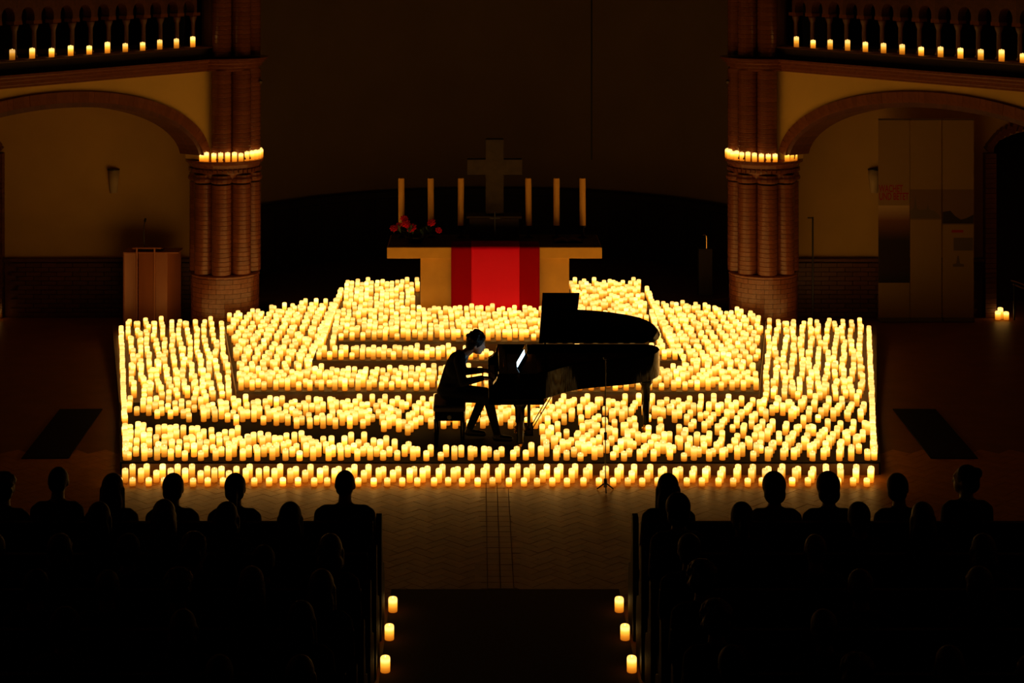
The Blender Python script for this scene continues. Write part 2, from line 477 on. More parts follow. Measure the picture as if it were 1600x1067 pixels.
    obj('gallery_back', G().box(-2.0, L_WALL, min(-nave*3.2, -nave*3.4), max(-nave*3.2, -nave*3.4), 4.13, 9.5), 'shade_stone', root)

# ------------------------------------------------------------------ pillars
def shaft_course(r, h, name='brick', m='brick', n=14):
    return G().lathe([(r*.975, 0), (r, .005), (r, h-.006), (r*.975, h-.001)], n).mesh(name, m)
CH = 0.068
drum = shaft_course(.152, CH)
for me_ in (drum,):
    me_.shade_smooth(); me_.set_sharp_from_angle(angle=R(35))
def base_brick_mesh(r, a, h):
    g = G(); vs = []; fs = []
    n = 4
    for rr in (r - .10, r):
        for z in (.002, h-.003):
            for i in range(n+1):
                t = -a/2 + .005 + (a - .010)*i/n
                vs.append((rr*cos(t), rr*sin(t), z))
    k = n+1
    for i in range(n):
        fs += [(i, i+1, k+i+1, k+i), (2*k+i, 3*k+i, 3*k+i+1, 2*k+i+1), (k+i, k+i+1, 3*k+i+1, 3*k+i), (i, 2*k+i, 2*k+i+1, i+1)]
    fs += [(0, k, 3*k, 2*k), (n, 2*k+n, 3*k+n, k+n)]
    g.add(vs, fs)
    return g.mesh('brick', 'brick')
NB = 13
bb = base_brick_mesh(.52, 2*pi/NB, 0.072)
for sx, side in ((-1, 'left'), (1, 'right')):
    p = structure('pillar_' + side, 'clustered brick pillar with a ring capital holding candles', (sx*4.13, 28.0, 0))
    # base
    obj('base_core', G().lathe([(.505, 0), (.505, .80)], 26), 'mortar', p)
    for r in range(11):
        for i in range(NB):
            if r % 2 == 0 and i == 99: continue
            a = 2*pi*(i + (.5 if r % 2 else 0))/NB
            if sin(a) < 0.35:
                link('brick', bb, p, (0, 0, r*.072), (0, 0, a))
    obj('base_ring', G().lathe([(.50, .79), (.53, .80), (.53, .83), (.50, .85), (.42, .86)], 26), 'brick', p)
    # shafts
    obj('core', G().lathe([(.36, .80), (.36, 9.5)], 20), 'mortar', p)
    for k in range(8):
        a = -pi/2 + k*pi/4
        if sin(a) > 0.4: continue
        x, y = .395*cos(a), .395*sin(a)
        n = int((2.24 - .86)/CH)
        for r in range(n):
            link('brick', drum, p, (x, y, .86 + r*CH))
        up = (cos(a)*(-sx) > -0.3)
        if up:
            for r in range(int((5.6 - 2.66)/CH)):
                if 3.93 < 2.66 + r*CH < 4.12: continue
                link('brick', drum, p, (x, y, 2.66 + r*CH))
            obj('upper_shaft', G().lathe([(.15, 5.6), (.15, 9.5)], 14, (x, y, 0)), 'brick', p)
        obj('shaft_neck', G().lathe([(.15, 2.24), (.175, 2.27), (.175, 2.30), (.155, 2.33), (.155, 2.36)], 14, (x, y, 0)), 'brick', p)
        if up: obj('shaft_foot', G().lathe([(.175, 2.60), (.175, 2.62), (.16, 2.64), (.152, 2.66)], 14, (x, y, 0)), 'brick', p)
    # capital rising to a round ledge
    obj('capital', G().lathe([(.44, 2.30), (.49, 2.38), (.50, 2.42), (.54, 2.47), (.56, 2.52), (.575, 2.53)], 32), 'brick', p)
    dm = G().box(-.028, .028, -.02, .02, 0, .05).mesh('dentil', 'brick')
    for i in range(44):
        a = 2*pi*i/44
        if sin(a) < .45: link('dentil', dm, p, (.535*cos(a), .535*sin(a), 2.40), (0, 0, a+pi/2))
    obj('capital_ledge', G().lathe([(.575, 2.53), (.60, 2.54), (.60, 2.575), (.58, 2.58)], 32), 'brick', p)
    obj('shaft_plinth', G().lathe([(.50, 2.58), (.50, 2.60), (.44, 2.602)], 32), 'brick', p)
    obj('cornice_ring', G().lathe([(.48, 3.93), (.53, 3.95), (.53, 3.985), (.57, 4.00), (.57, 4.04), (.62, 4.06), (.62, 4.09), (.66, 4.10), (.66, 4.13), (.50, 4.14)], 32), 'brick', p)
    # small spotlight on the flank towards the apse opening
    s = thing('spotlight', 'tiny pale spotlight fixed to the flank of the %s pillar' % ('lectern side' if sx < 0 else 'banner side'), 'spotlight', (sx*(4.13-.56), 27.95, 3.76))
    obj('bracket', G().box(min(0, sx*.1), max(0, sx*.1), -.01, .01, -.012, .012), 'black_metal', s)
    obj('lamp_body', G().cyl((0, .03, 0), (0, -.05, -.02), .018, .022), 'print_grey', s, smooth=False)

# ------------------------------------------------------------------ altar
al = thing('altar', 'stone altar table with a broad pedestal on the top step', 'altar', (0, 26.3, .56))
obj('slab', G().box(-1.56, 1.54, 0, 1.12, .77, .93), 'altar_stone', al, bevel=.006)
obj('slab_top', G().box(-1.545, 1.525, .015, 1.105, .93, .936), 'altar_top', al)
obj('pedestal', G().box(-1.08, 1.07, .06, 1.06, 0, .77), 'altar_stone', al, bevel=.006)
def draped(x0, x1, off, zbot, name, m, label, cat='cloth'):
    g = G(); nx, prof = 24, []
    prof = [(.45, .938 + off), (.2, .938 + off), (.02, .938 + off), (-.008-off, .932), (-.014-off, .90)]
    prof += [(-.014-off, .90 - (.90 - zbot)*k/8) for k in range(1, 9)]
    vs = []
    for j, (y, z) in enumerate(prof):
        for i in range(nx+1):
            w = .006*sin(i*1.1 + j*.3) * max(0, (j-4)/8)
            vs.append((x0 + (x1-x0)*i/nx, y - abs(w), z))
    k = nx+1
    fs = [(j*k+i, j*k+i+1, (j+1)*k+i+1, (j+1)*k+i) for j in range(len(prof)-1) for i in range(nx)]
    o = obj(name, g.add(vs, fs), m, smooth=True)
    o.location = (0, 26.3, .56)
    sm = o.modifiers.new('thick', 'SOLIDIFY'); sm.thickness = .004; sm.offset = 1
    return tag(o, label, cat)
draped(-.635, .64, .0, .02, 'altar_cloth', 'cloth_deep_red', 'wide deep red cloth draped over the front of the altar')
draped(-.345, .35, .008, .03, 'altar_runner', 'runner_red', 'bright red cloth panel hanging over the deep red altar cloth')

def taper(x, label, lean=0.0, y=27.15):
    t = thing('altar_candle', label, 'candle', (x, y, 1.496), 0, 'tall unlit candles on the altar')
    obj('holder', G().lathe([(.075, 0), (.075, .012), (.03, .025), (.022, .06), (.022, .13), (.05, .155), (.055, .175), (.04, .18)], 16), 'black_metal', t, smooth=True)
    g = G().lathe([(.046, .172), (.046, .86), (.042, .88), (.03, .885), (.012, .878)], 20)
    o = obj('wax', g, 'taper_wax', t, auto=40)
    obj('wick', G().cyl((0,0,.878), (0,0,.90), .003, n=6), 'black_metal', t)
    o = t.rotation_euler = (0, R(lean), 0)
    return t
tx = [(-1.385, 'tall candle standing behind the red flowers at the end of the altar'),
      (-.945, 'tall candle beside the red flowers, second on the altar'),
      (-.505, 'tall candle next to the stone cross on the flower side'),
      (.51, 'tall candle next to the stone cross on the side without flowers'),
      (.92, 'tall candle in the middle of the three without flowers on the altar'),
      (1.31, 'tall candle at the altar end away from the flowers')]
for x, l in tx: taper(x, l, random.uniform(-.8, .8))

pl = obj('cross_plinth', G().box(-.38, .36, -.15, .15, 0, .29).box(-.42, .40, -.165, .165, .29, .33), 'altar_top', bevel=.008)
pl.location = (0, 27.22, 1.496)
tag(pl, 'dark block on the altar carrying the stone cross', 'plinth')
cr = obj('stone_cross', G().prism([(-.135,0),(.135,0),(.135,.60),(.41,.60),(.41,.83),(.135,.83),(.135,1.13),(-.135,1.13),(-.135,.83),(-.41,.83),(-.41,.60),(-.135,.60)], -.07, .07, XZ), 'cross_stone', bevel=.012)
cr.location = (-.0, 27.22, 1.826)
tag(cr, 'large weathered stone cross standing behind the altar candles', 'cross')
ac = thing('standing_crucifix', 'slim dark standing crucifix on a round foot at the altar centre', 'crucifix', (-.0, 26.85, 1.496))
obj('foot', G().lathe([(.10, 0), (.10, .012), (.04, .03), (.015, .05)], 18), 'black_metal', ac, smooth=True)
obj('stem', G().cyl((0,0,.04), (0,0,.42), .014), 'black_metal', ac)
obj('crossbar', G().box(-.075, .075, -.01, .01, .32, .345), 'black_metal', ac)
bk = thing('open_book', 'open book lying on the altar beside the tall candles', 'book', (1.07, 26.78, 1.498))
obj('cover', G().box(-.21, .21, -.14, .14, 0, .008), 'dark_wood', bk)
for sx in (-1, 1):
    g = G(); vs = []; n = 8
    for i in range(n+1):
        t = i/n
        vs += [(sx*t*.2, -.13, .01 + .035*sin(pi*min(1, t*1.1)+.0)*.8), (sx*t*.2, .13, .01 + .035*sin(pi*min(1, t*1.1))*.8)]
    fs = [(2*i, 2*i+1, 2*i+3, 2*i+2) for i in range(n)]
    o = obj('page_block', g.add(vs, fs), 'print_brown', bk, smooth=True)
    m_ = o.modifiers.new('t', 'SOLIDIFY'); m_.thickness = .006

# flower arrangement
fa = thing('flower_arrangement', 'arrangement of red blooms and dark leaves in a shallow bowl on the altar', 'flowers', (-1.17, 26.72, 1.497))
obj('bowl', G().lathe([(.07, 0), (.10, .01), (.145, .07), (.15, .09), (.135, .09), (.09, .02)], 20), 'glass_green', fa, smooth=True)
def bloom_mesh(seed):
    rs = random.Random(seed); g = G()
    for ring, (n, tilt, r, ln) in enumerate(((5, 20, .010, .035), (7, 50, .018, .042), (8, 78, .022, .048))):
        for i in range(n):
            a = 2*pi*i/n + ring*.4 + rs.uniform(-.1, .1)
            mx = Matrix.Rotation(a, 4, 'Z') @ Matrix.Translation((r*.5, 0, 0)) @ Matrix.Rotation(R(tilt), 4, 'Y')
            g.sphere((0, 0, ln*.55), (.006, .021, ln*.6), 8, 5, mx)
    return g.mesh('bloom', 'petal', True)
blooms = [bloom_mesh(i) for i in range(3)]
leaf_me = G().sphere((0, 0, .05), (.004, .022, .055), 8, 6).mesh('leaf', 'leaf', True)
stem_ends = [(-.31,-.02,.20), (-.13,-.05,.27), (-.045,-.09,.215), (-.16,.02,.33), (.245,-.04,.285), (.345,-.03,.175), (-.24,.05,.24), (.10,.04,.22)]
for i, e in enumerate(stem_ends):
    obj('stem', G().tube([(0, 0, .05), (e[0]*.45, e[1]*.4, .05+e[2]*.55), e], .004, 6), 'leaf', fa)
    if i < 7:
        k = link('bloom', blooms[i % 3], fa, e, (R(55+random.uniform(-10,10)), 0, random.uniform(-.5,.5)))
        sc = (1.0, 1.15, 1.25, 1.0, 1.05, .85, .7)[i]; k.scale = (sc,)*3
for i in range(46):
    a = random.uniform(0, 2*pi); rr = random.uniform(.03, .32)
    z = .10 + random.uniform(0, .16) * (1 - rr/.5)
    k = link('leaf', leaf_me, fa, (rr*cos(a), rr*sin(a)*.55, z), (random.uniform(-.9,.9), random.uniform(-1.2,1.2), a))
    k.scale = (1, 1, random.uniform(.7, 1.3))

# ------------------------------------------------------------------ lectern
le = thing('lectern', 'reddish brown wooden lectern of folded panels with two slim metal posts', 'lectern', (-5.26, 27.75, 0))
for i, (x0, y0, x1, y1) in enumerate(((-.37,.02,-.19,.10), (-.17,.08,.08,.0), (.10,.02,.28,.02), (.28,.02,.44,.34), (-.37,.02,-.34,.36))):
    d = Vector((x1-x0, y1-y0, 0)); ln = d.length
    mx = Matrix.Translation((x0, y0, 0)) @ Matrix.Rotation(math.atan2(d.y, d.x), 4, 'Z')
    obj('panel', G().box(0, ln, -.0, .022, .02, 1.15, mx), 'lectern_wood', le, bevel=.003)
for x in (-.18, .09):
    obj('post', G().cyl((x, -.005, 0), (x, -.005, 1.24), .014, n=10), 'lectern_wood', le)
obj('reading_board', G().box(-.25, .19, -.02, .36, 0, .022, Matrix.Translation((0, 0, 1.22)) @ Matrix.Rotation(R(-12), 4, 'X')), 'lectern_wood', le, bevel=.004)
obj('top_board', G().box(-.39, .46, .0, .38, 1.15, 1.17), 'lectern_wood', le, bevel=.004)
obj('microphone', G().tube([(-.08, .1, 1.22), (-.09, .09, 1.4), (-.085, .1, 1.56), (-.08, .13, 1.62)], .007, 8).cyl((-.08,.13,1.62), (-.078,.17,1.65), .018), 'black_metal', le)
obj('foot', G().box(-.36, .43, .05, .36, 0, .02), 'lectern_wood', le)

# ------------------------------------------------------------------ wall lamps
for sx, side in ((-1, 'lectern'), (1, 'banners')):
    t = thing('wall_sconce', 'unlit tapered wall lamp on the ochre aisle wall near the %s' % side, 'wall lamp', (sx*5.98, 28.69, 1.94))
    n = 12
    g = G(); vs = []; fs = []
    for r, z in ((.055, 0), (.095, .36)):
        for i in range(n+1):
            a = pi + pi*i/n; vs.append((r*cos(a), r*sin(a)*.9 - .0, z))
    k = n+1
    fs = [(i, i+1, k+i+1, k+i) for i in range(n)] + [tuple(range(k-1, -1, -1))]
    o = obj('shade', g.add(vs, fs), 'sconce', t, smooth=True)
    m_ = o.modifiers.new('t', 'SOLIDIFY'); m_.thickness = .005
    obj('backplate', G().box(-.05, .05, -.012, .0, .05, .33), 'black_metal', t)
    obj('top_rim', G().lathe([(.098, .36), (.10, .375), (.09, .38)], 12, a0=pi, a1=2*pi), 'black_metal', t)

# ------------------------------------------------------------------ banners by the doorway
def text_mesh(body, size):
    cu = bpy.data.curves.new('lettering', 'FONT'); cu.body = body; cu.size = size; cu.extrude = .0008
    cu.align_x = 'LEFT'; cu.space_line = .78; cu.offset = .003
    t = bpy.data.objects.new('t', cu); C.objects.link(t)
    bpy.context.view_layer.update()
    me = bpy.data.meshes.new_from_object(t.evaluated_get(bpy.context.evaluated_depsgraph_get()))
    bpy.data.objects.remove(t)
    me.materials.clear(); me.materials.append(M['print_red'])
    return me
def banner(x, label):
    t = thing('display_banner', label, 'banner', (x, 28.30, 0))
    obj('sheet', G().box(-.243, .243, -.004, 0, .06, 3.14), 'banner', t)
    obj('top_rail', G().box(-.244, .244, -.012, .006, 3.12, 3.15), 'steel', t)
    obj('base_case', G().box(-.244, .244, -.06, .06, 0, .06), 'print_grey', t, bevel=.01)
    obj('support_pole', G().cyl((0, .03, .05), (0, .03, 3.13), .01, n=8), 'steel', t)
    return t
b1 = banner(6.205, 'tall pale banner with red lettering and a dark sunset picture, beside the aisle wall')
tm = text_mesh('WACHET\nUND BETET', .135)
o = link('lettering', tm, b1, (-.232, -.006, 2.01), (R(90), 0, 0), 'red capital letters'); 
w_ = max(v.co.x for v in tm.vertices); o.scale = (.46/w_, 1.15, 1)
obj('picture', G().box(-.243, .243, -.0055, -.004, .60, 1.80), 'print_sunset', b1, label='sunset picture fading to black')
b2 = banner(6.70, 'tall pale banner with a faint skyline picture, middle of three')
obj('picture', G().box(-.243, .243, -.0055, -.004, 1.58, 2.05), 'print_brown', b2)
sk = [(-.24,1.60),(.22,1.60),(.2,1.66),(.12,1.72),(.05,1.74),(.03,1.82),(.01,1.74),(-.1,1.73),(-.14,1.76),(-.165,1.96),(-.19,1.76),(-.24,1.72)]
obj('skyline', G().prism(sk, .0055, .007, XZ), 'print_grey', b2)
b3 = banner(7.20, 'tall pale banner with a dark landscape picture and small emblem, next to the doorway')
obj('picture', G().box(-.243, .243, -.0055, -.004, 1.50, 2.05), 'print_brown', b3)
obj('landscape', G().prism([(-.24,1.52),(.24,1.52),(.24,1.66),(.12,1.60),(.04,1.58),(-.05,1.64),(-.12,1.72),(-.24,1.70)], .0055, .007, XZ), 'print_void_black', b3)
obj('small_picture', G().box(-.07, .23, -.0055, -.004, 1.10, 1.30), 'print_grey', b3)
obj('caption', G().box(-.1, .08, -.0055, -.004, 1.38, 1.42), 'print_red', b3)
obj('emblem', G().prism([(-.08,.85),(.09,.85),(.09,.89),(.03,.90),(.01,1.02),(-.01,1.02),(-.03,.90),(-.08,.89)], .004, .0055, XZ), 'print_grey', b3)

# poles and small fittings near the pillars
st = thing('tall_stand', 'thin dark upright stand beside the banner side pillar', 'stand', (4.90, 28.05, 0))
obj('pole', G().cyl((0,0,.02), (0,0,1.66), .014, n=10), 'black_metal', st)
obj('base_plate', G().lathe([(.14, 0), (.14, .02), (.03, .035)], 18), 'black_metal', st)
obj('arm', G().cyl((0,0,1.645), (-.08,0,1.645), .01, n=8), 'black_metal', st)
hs = thing('handle_stand', 'dark narrow stand with a bent pale metal bar in the apse', 'stand', (3.36, 29.0, .28))
obj('cabinet', G().box(-.11, .11, -.09, .09, 0, .74), 'dark_wood', hs, bevel=.006)
obj('bar', G().tube([(.02,-.06,.60), (.02,-.06,.90), (.015,-.06,.945), (-.01,-.06,.96), (-.04,-.06,.955)], .011, 8), 'brass', hs)
hr = thing('curved_handrail', 'pair of dark glossy curved rails in the doorway by the banners', 'handrail', (8.1, 28.4, 0))
for k in (0, 1):
    obj('rail', G().tube([(-.05+.03*k, .0, .62-.06*k), (.1, 0, .57-.06*k), (.3, 0, .48-.05*k), (.6, 0, .42-.04*k), (1.0, 0, .40-.04*k)], .012, 8), 'steel', hr)
for x in (-.0, .9):
    obj('leg', G().cyl((x, 0, 0), (x, 0, .40 if x > .5 else .56), .014, n=8), 'black_metal', hr)
hc = obj('hanging_cable', G().cyl((0,0,0), (0,0,7.2), .014, n=8), 'black_metal')
hc.location = (1.62, 30.0, 2.3)
tag(hc, 'thin dark cable hanging down in front of the apse wall', 'cable')
pp = thing('planter', 'dark round planter with reddish twigs beside the lectern aisle doorway', 'planter', (-7.98, 28.30, 0))
obj('pot', G().lathe([(.10, 0), (.17, .06), (.19, .16), (.16, .26), (.12, .30), (.10, .29)], 20), 'terracotta', pp, smooth=True)
for k in range(9):
    a = random.uniform(-1, 1)
    obj('twig', G().tube([(0, 0, .25), (.06*a, -.02, .38), (.16*a + .05, -.04, .45+random.uniform(0, .12))], .006, 5), 'twig', pp)

# ------------------------------------------------------------------ grand piano
PX, PY, PZ = -.13, 20.36, .14
pi_ = thing('grand_piano', 'glossy black grand piano with its lid propped open on the candlelit stage', 'piano', (PX, PY, PZ))
near = [(.12, 0), (.50, 0), (.60, .03), (.70, .13), (.80, .26), (.90, .37), (1.0, .45), (1.1, .51), (1.25, .57), (1.4, .62), (1.55, .67), (1.7, .74), (1.82, .83), (1.92, .93), (1.99, 1.06), (2.03, 1.2), (2.02, 1.33), (1.97, 1.43), (1.88, 1.48)]
outline = near + [(.12, 1.48)]
def inset(poly, d):
    n = len(poly); out = []
    for i in range(n):
        a, b, c = Vector(poly[i-1]), Vector(poly[i]), Vector(poly[(i+1) % n])
        e1, e2 = (b-a).normalized(), (c-b).normalized()
        n1, n2 = Vector((-e1.y, e1.x)), Vector((-e2.y, e2.x))
        m_ = (n1+n2); m_ /= max(m_.dot(n1), .3) if m_.length else 1
        out.append(tuple(b + m_*d))
    return out
inner = inset(outline, .055)
n = len(outline); vs = []; fs = []
for poly, z in ((outline, .66), (outline, .955), (inner, .955), (inner, .66)):
    vs += [(x, y, z) for x, y in poly]
for k in range(4):
    for i in range(n):
        j = (i+1) % n; k2 = (k+1) % 4
        fs.append((k*n+i, k*n+j, k2*n+j, k2*n+i))
obj('rim', G().add(vs, fs), 'ebony', pi_, auto=30, bevel=.004)
obj('soundboard', G().prism(inner, .66, .70), 'dark_wood', pi_)
obj('iron_frame', G().prism(inset(outline, .075), .84, .855), 'iron_plate', pi_)
for y, xe in ((.58, 1.10), (.82, 1.60), (1.06, 1.84), (1.30, 1.90)):
    obj('frame_bar', G().box(.62, xe, y, y+.03, .855, .89), 'iron_plate', pi_)
obj('keybed', G().box(-.0, .62, .02, 1.46, .60, .67), 'ebony', pi_, bevel=.006)
for y0 in (0.0, 1.36):
    obj('arm', G().prism([(0,.60),(.14,.60),(.14,.955),(.11,.955),(.09,.88),(.05,.83),(0,.80)], 0, .12, Matrix.Translation((0, y0+.12, 0)) @ XZ), 'ebony', pi_, bevel=.008)
obj('key_slip', G().box(0, .02, .12, 1.36, .67, .735), 'ebony', pi_)
obj('fallboard', G().box(.175, .20, .12, 1.36, .72, .93, Matrix.Translation((0,0,0))), 'ebony', pi_)
kw = G().box(.022, .172, .001, .0225, .70, .735).mesh('white_key', 'key_white')
kb = G().box(.075, .172, 0, .011, .735, .748).mesh('black_key', 'key_black')
for i in range(52):
    link('white_key', kw, pi_, (0, .125 + i*.02365, 0))
    if i % 7 not in (1, 4) and i < 51:
        link('black_key', kb, pi_, (0, .125 + (i+1)*.02365 - .0055, 0))
obj('music_shelf', G().box(.22, .56, .14, 1.34, .885, .90), 'ebony', pi_, bevel=.003)
obj('music_desk', G().box(0, .014, .42, 1.08, 0, .17, Matrix.Translation((.355, 0, .90)) @ Matrix.Rotation(R(30), 4, 'Y')), 'ebony', pi_, bevel=.003)
def leg(x, y, h):
    l = obj('leg', G().lathe([(.03, .085), (.04, .10), (.036, .13), (.052, h-.14), (.075, h-.10), (.085, h-.05), (.085, h)], 8, (x, y, 0)), 'ebony', pi_, auto=30)
    c_ = obj('caster', G().lathe([(.03, .06), (.03, .095)], 12, (x, y, 0)).cyl((x-.02, y-.014, .032), (x-.02, y+.014, .032), .032, n=14), 'brass', l)
leg(.36, .32, .62); leg(.36, 1.20, .62); leg(1.86, 1.12, .68)
ly = obj('lyre', G().box(.42, .52, .58, .90, .10, .17).cyl((.47,.64,.16), (.47,.66,.62), .018).cyl((.47,.84,.16), (.47,.82,.62), .018).box(.44, .50, .62, .86, .58, .62), 'ebony', pi_, bevel=.004)
for y in (.66, .74, .82):
    obj('pedal', G().box(.30, .43, y-.014, y+.014, .115, .125), 'brass', ly, bevel=.003)
for y in (.65, .83):
    obj('lyre_rod', G().cyl((.50, y, .15), (.80, y, .66), .006, n=6), 'ebony', ly)
# lid: hinged on the spine, front leaf folded back over it
HX = Matrix.Translation((0, 1.485, .958)) @ Matrix.Rotation(R(-33), 4, 'X')
def hinge(poly): return [(x, y - 1.485) for x, y in poly]
lid_out = [(.61, .40), (.75, .41), (.9, .425), (1.05, .445), (1.25, .48), (1.4, .52), (1.6, .60), (1.76, .69), (1.86, .79), (1.94, .91), (2.0, 1.06), (2.04, 1.2), (2.03, 1.34), (1.98, 1.44), (1.88, 1.485), (.61, 1.485)]
obj('lid', G().prism(hinge(lid_out), 0, .022, HX), 'ebony', pi_, bevel=.003)
obj('lid_front_leaf', G().prism(hinge([(.61, -.01), (1.03, -.01), (1.03, 1.485), (.61, 1.485)]), .024, .044, HX), 'ebony', pi_, bevel=.003)
tip = HX @ Vector((.64, -1.2, 0))
obj('lid_prop', G().cyl((.64, .08, .91), tip, .010, n=8), 'ebony', pi_)

tb = thing('tablet', 'tablet with a glowing screen leaning on the piano music desk', 'tablet', (PX+.325, PY+.62, PZ+.903), 0)
TR = Matrix.Rotation(R(30), 4, 'Y')
obj('casing', G().box(.004, .011, -.13, .13, 0, .185, TR), 'black_metal', tb, bevel=.002)
obj('screen', G().box(.002, .0042, -.123, .123, .007, .178, TR), 'screen', tb, label='bright bluish white screen')

# bench
be = thing('piano_bench', 'black padded piano bench under the seated pianist', 'bench', (-.575, 21.12, .14))
obj('cushion', G().box(-.185, .185, -.30, .30, .40, .475), 'leather', be, bevel=.025)
obj('apron', G().box(-.17, .17, -.285, .285, .30, .40), 'ebony', be, bevel=.005)
for x in (-.15, .15):
    for y in (-.26, .26):
        obj('leg', G().lathe([(.020, 0), (.03, .31)], 10, (x, y, 0)), 'ebony', be)
for y in (-.30, .30):
    obj('knob', G().cyl((0, y*.94, .35), (0, y*1.08, .35), .026, n=14), 'black_metal', be)

# microphone stand before the stage
ms = thing('microphone_stand', 'slim black microphone stand on the floor in front of the candles', 'microphone stand', (1.126, 19.66, 0))
obj('pole', G().cyl((0,0,.05), (0,0,1.42), .006, n=8), 'black_metal', ms)
obj('clutch', G().cyl((0,0,.55), (0,0,.63), .017, n=10), 'black_metal', ms)
for k in range(3):
    a = k*2*pi/3 + pi/6
    obj('leg', G().cyl((0,0,.09), (.10*cos(a), .10*sin(a), .008), .008, n=8), 'black_metal', ms)
obj('hub', G().cyl((0,0,.04), (0,0,.13), .02, n=10), 'black_metal', ms)
obj('microphone', G().cyl((0,0,1.41), (-.01,.07,1.42), .009, .013, n=10), 'black_metal', ms)

# ------------------------------------------------------------------ people
def ico(sub=2):
    bm = bmesh.new(); bmesh.ops.create_icosphere(bm, subdivisions=sub, radius=1)
    v = np.array([x.co[:] for x in bm.verts]); f = [tuple(q.index for q in p.verts) for p in bm.faces]
    bm.free(); return v, f
ICO_V, ICO_F = ico(3)
def cap(p0, r0, p1, r1, m): return ('c', Vector(p0), r0, Vector(p1), r1, m)
def ell(c, r, m, rot=None): return ('e', Vector(c), Vector(r), rot or Matrix.Identity(3), None, m)
def xform(prims, mx):
    out = []; q = mx.to_3x3()
    k_ = mx.to_scale().x; q = q * (1/k_)
    for p in prims:
        if p[0] == 'c': out.append(('c', mx @ p[1], p[2]*k_, mx @ p[3], p[4]*k_, p[5]))
        else: out.append(('e', mx @ p[1], p[2]*k_, q @ p[3], None, p[5]))
    return out
def grow(prims, voxel, mats, name, smooth=5):
    g = G()
    for p in prims:
        if p[0] == 'e':
            A_ = np.array(p[3]) @ np.diag(p[2])
            g.add([tuple(q) for q in (ICO_V @ A_.T + np.array(p[1]))], ICO_F)
        else:
            bm = bmesh.new()
            for c, r in ((p[1], p[2]), (p[3], p[4])):
                for q in ICO_V[::2]: bm.verts.new(Vector(q)*r + c)
            h = bmesh.ops.convex_hull(bm, input=bm.verts)
            bmesh.ops.delete(bm, geom=list({x for x in h['geom_interior'] + h['geom_unused'] if isinstance(x, bmesh.types.BMVert)}), context='VERTS')
            bm.verts.index_update()
            g.add([v.co[:] for v in bm.verts], [tuple(v.index for v in f.verts) for f in bm.faces])
            bm.free()
    me = bpy.data.meshes.new('tmp'); me.from_pydata(g.v, [], g.f)
    t = bpy.data.objects.new('tmp', me); C.objects.link(t)
    r = t.modifiers.new('r', 'REMESH'); r.mode = 'VOXEL'; r.voxel_size = voxel
    sm = t.modifiers.new('s', 'SMOOTH'); sm.factor = .5; sm.iterations = smooth
    bpy.context.view_layer.update()
    out = bpy.data.meshes.new_from_object(t.evaluated_get(bpy.context.evaluated_depsgraph_get()))
    bpy.data.objects.remove(t); bpy.data.meshes.remove(me)
    out.name = name
    nf = len(out.polygons)
    cc = np.empty(nf*3); out.polygons.foreach_get('center', cc); cc = cc.reshape(-1, 3)
    best = np.full(nf, 1e9); idx = np.zeros(nf, int)
    for p in prims:
        if p[0] == 'e':
            q = (cc - np.array(p[1])) @ np.array(p[3]); rr = np.array(p[2])
            d = (np.linalg.norm(q/rr, axis=1) - 1) * rr.min()
        else:
            a, b = np.array(p[1]), np.array(p[3]); ab = b - a; L2 = max(ab @ ab, 1e-9)
            t_ = np.clip(((cc - a) @ ab)/L2, 0, 1)
            d = np.linalg.norm(cc - a - t_[:, None]*ab, axis=1) - (p[2] + (p[4]-p[2])*t_)
        w = d < best; best[w] = d[w]; idx[w] = p[5]
    out.materials.clear()
    for m in mats: out.materials.append(M[m])
    out.polygons.foreach_set('material_index', idx.astype(np.int32))
    out.shade_smooth()
    return out

def head_prims(s=1.0):           # local frame: centre of the head, facing +y, z up
    p = [ell((0, -.008, .018), (.078, .097, .101), 0), ell((0, .03, -.045), (.058, .066, .068), 0),
         ell((0, .062, -.085), (.030, .028, .025), 0),
         cap((0, .088, .018), .009, (0, .108, -.022), .012, 0), ell((0, .082, .03), (.050, .018, .012), 0),
         ell((0, .088, -.055), (.026, .012, .009), 0),
         ell((.032, .078, .008), (.013, .012, .010), 0), ell((-.032, .078, .008), (.013, .012, .010), 0)]
    for sx in (-1, 1): p.append(ell((sx*.079, -.008, -.005), (.010, .020, .032), 0))
    return p
def hand_prims(w, fwd, side, drop, sx, m=0, curl=.5):
    # palm from the wrist w along fwd; side points to the thumb
    w = Vector(w); f = Vector(fwd).normalized(); s = Vector(side).normalized(); u = f.cross(s)*1.0
    d = Vector(drop).normalized()
    out = [cap(w, .024, w + f*.045, .026, m), cap(w + f*.03 + s*.014, .020, w + f*.085 + s*.024, .015, m), cap(w + f*.03 - s*.012, .020, w + f*.08 - s*.026, .014, m)]
    for k, (o, l) in enumerate(((.030, .070), (.010, .080), (-.010, .075), (-.030, .058))):
        a = w + f*.082 + s*o
        b = a + (f*(1-curl*.3) + d*curl*.35).normalized()*l*.5
        c = b + (f*(1-curl) + d*curl*1.1).normalized()*l*.55
        out += [cap(a, .0098, b, .0092, m), cap(b, .0092, c, .0078, m)]
    a = w + f*.03 + s*.028; b = a + (f*.7 + s*.7 + d*.2).normalized()*.042; c = b + (f*.95 + s*.2 + d*.3).normalized()*.034
    out += [cap(a, .013, b, .011, m), cap(b, .011, c, .009, m)]
    return out

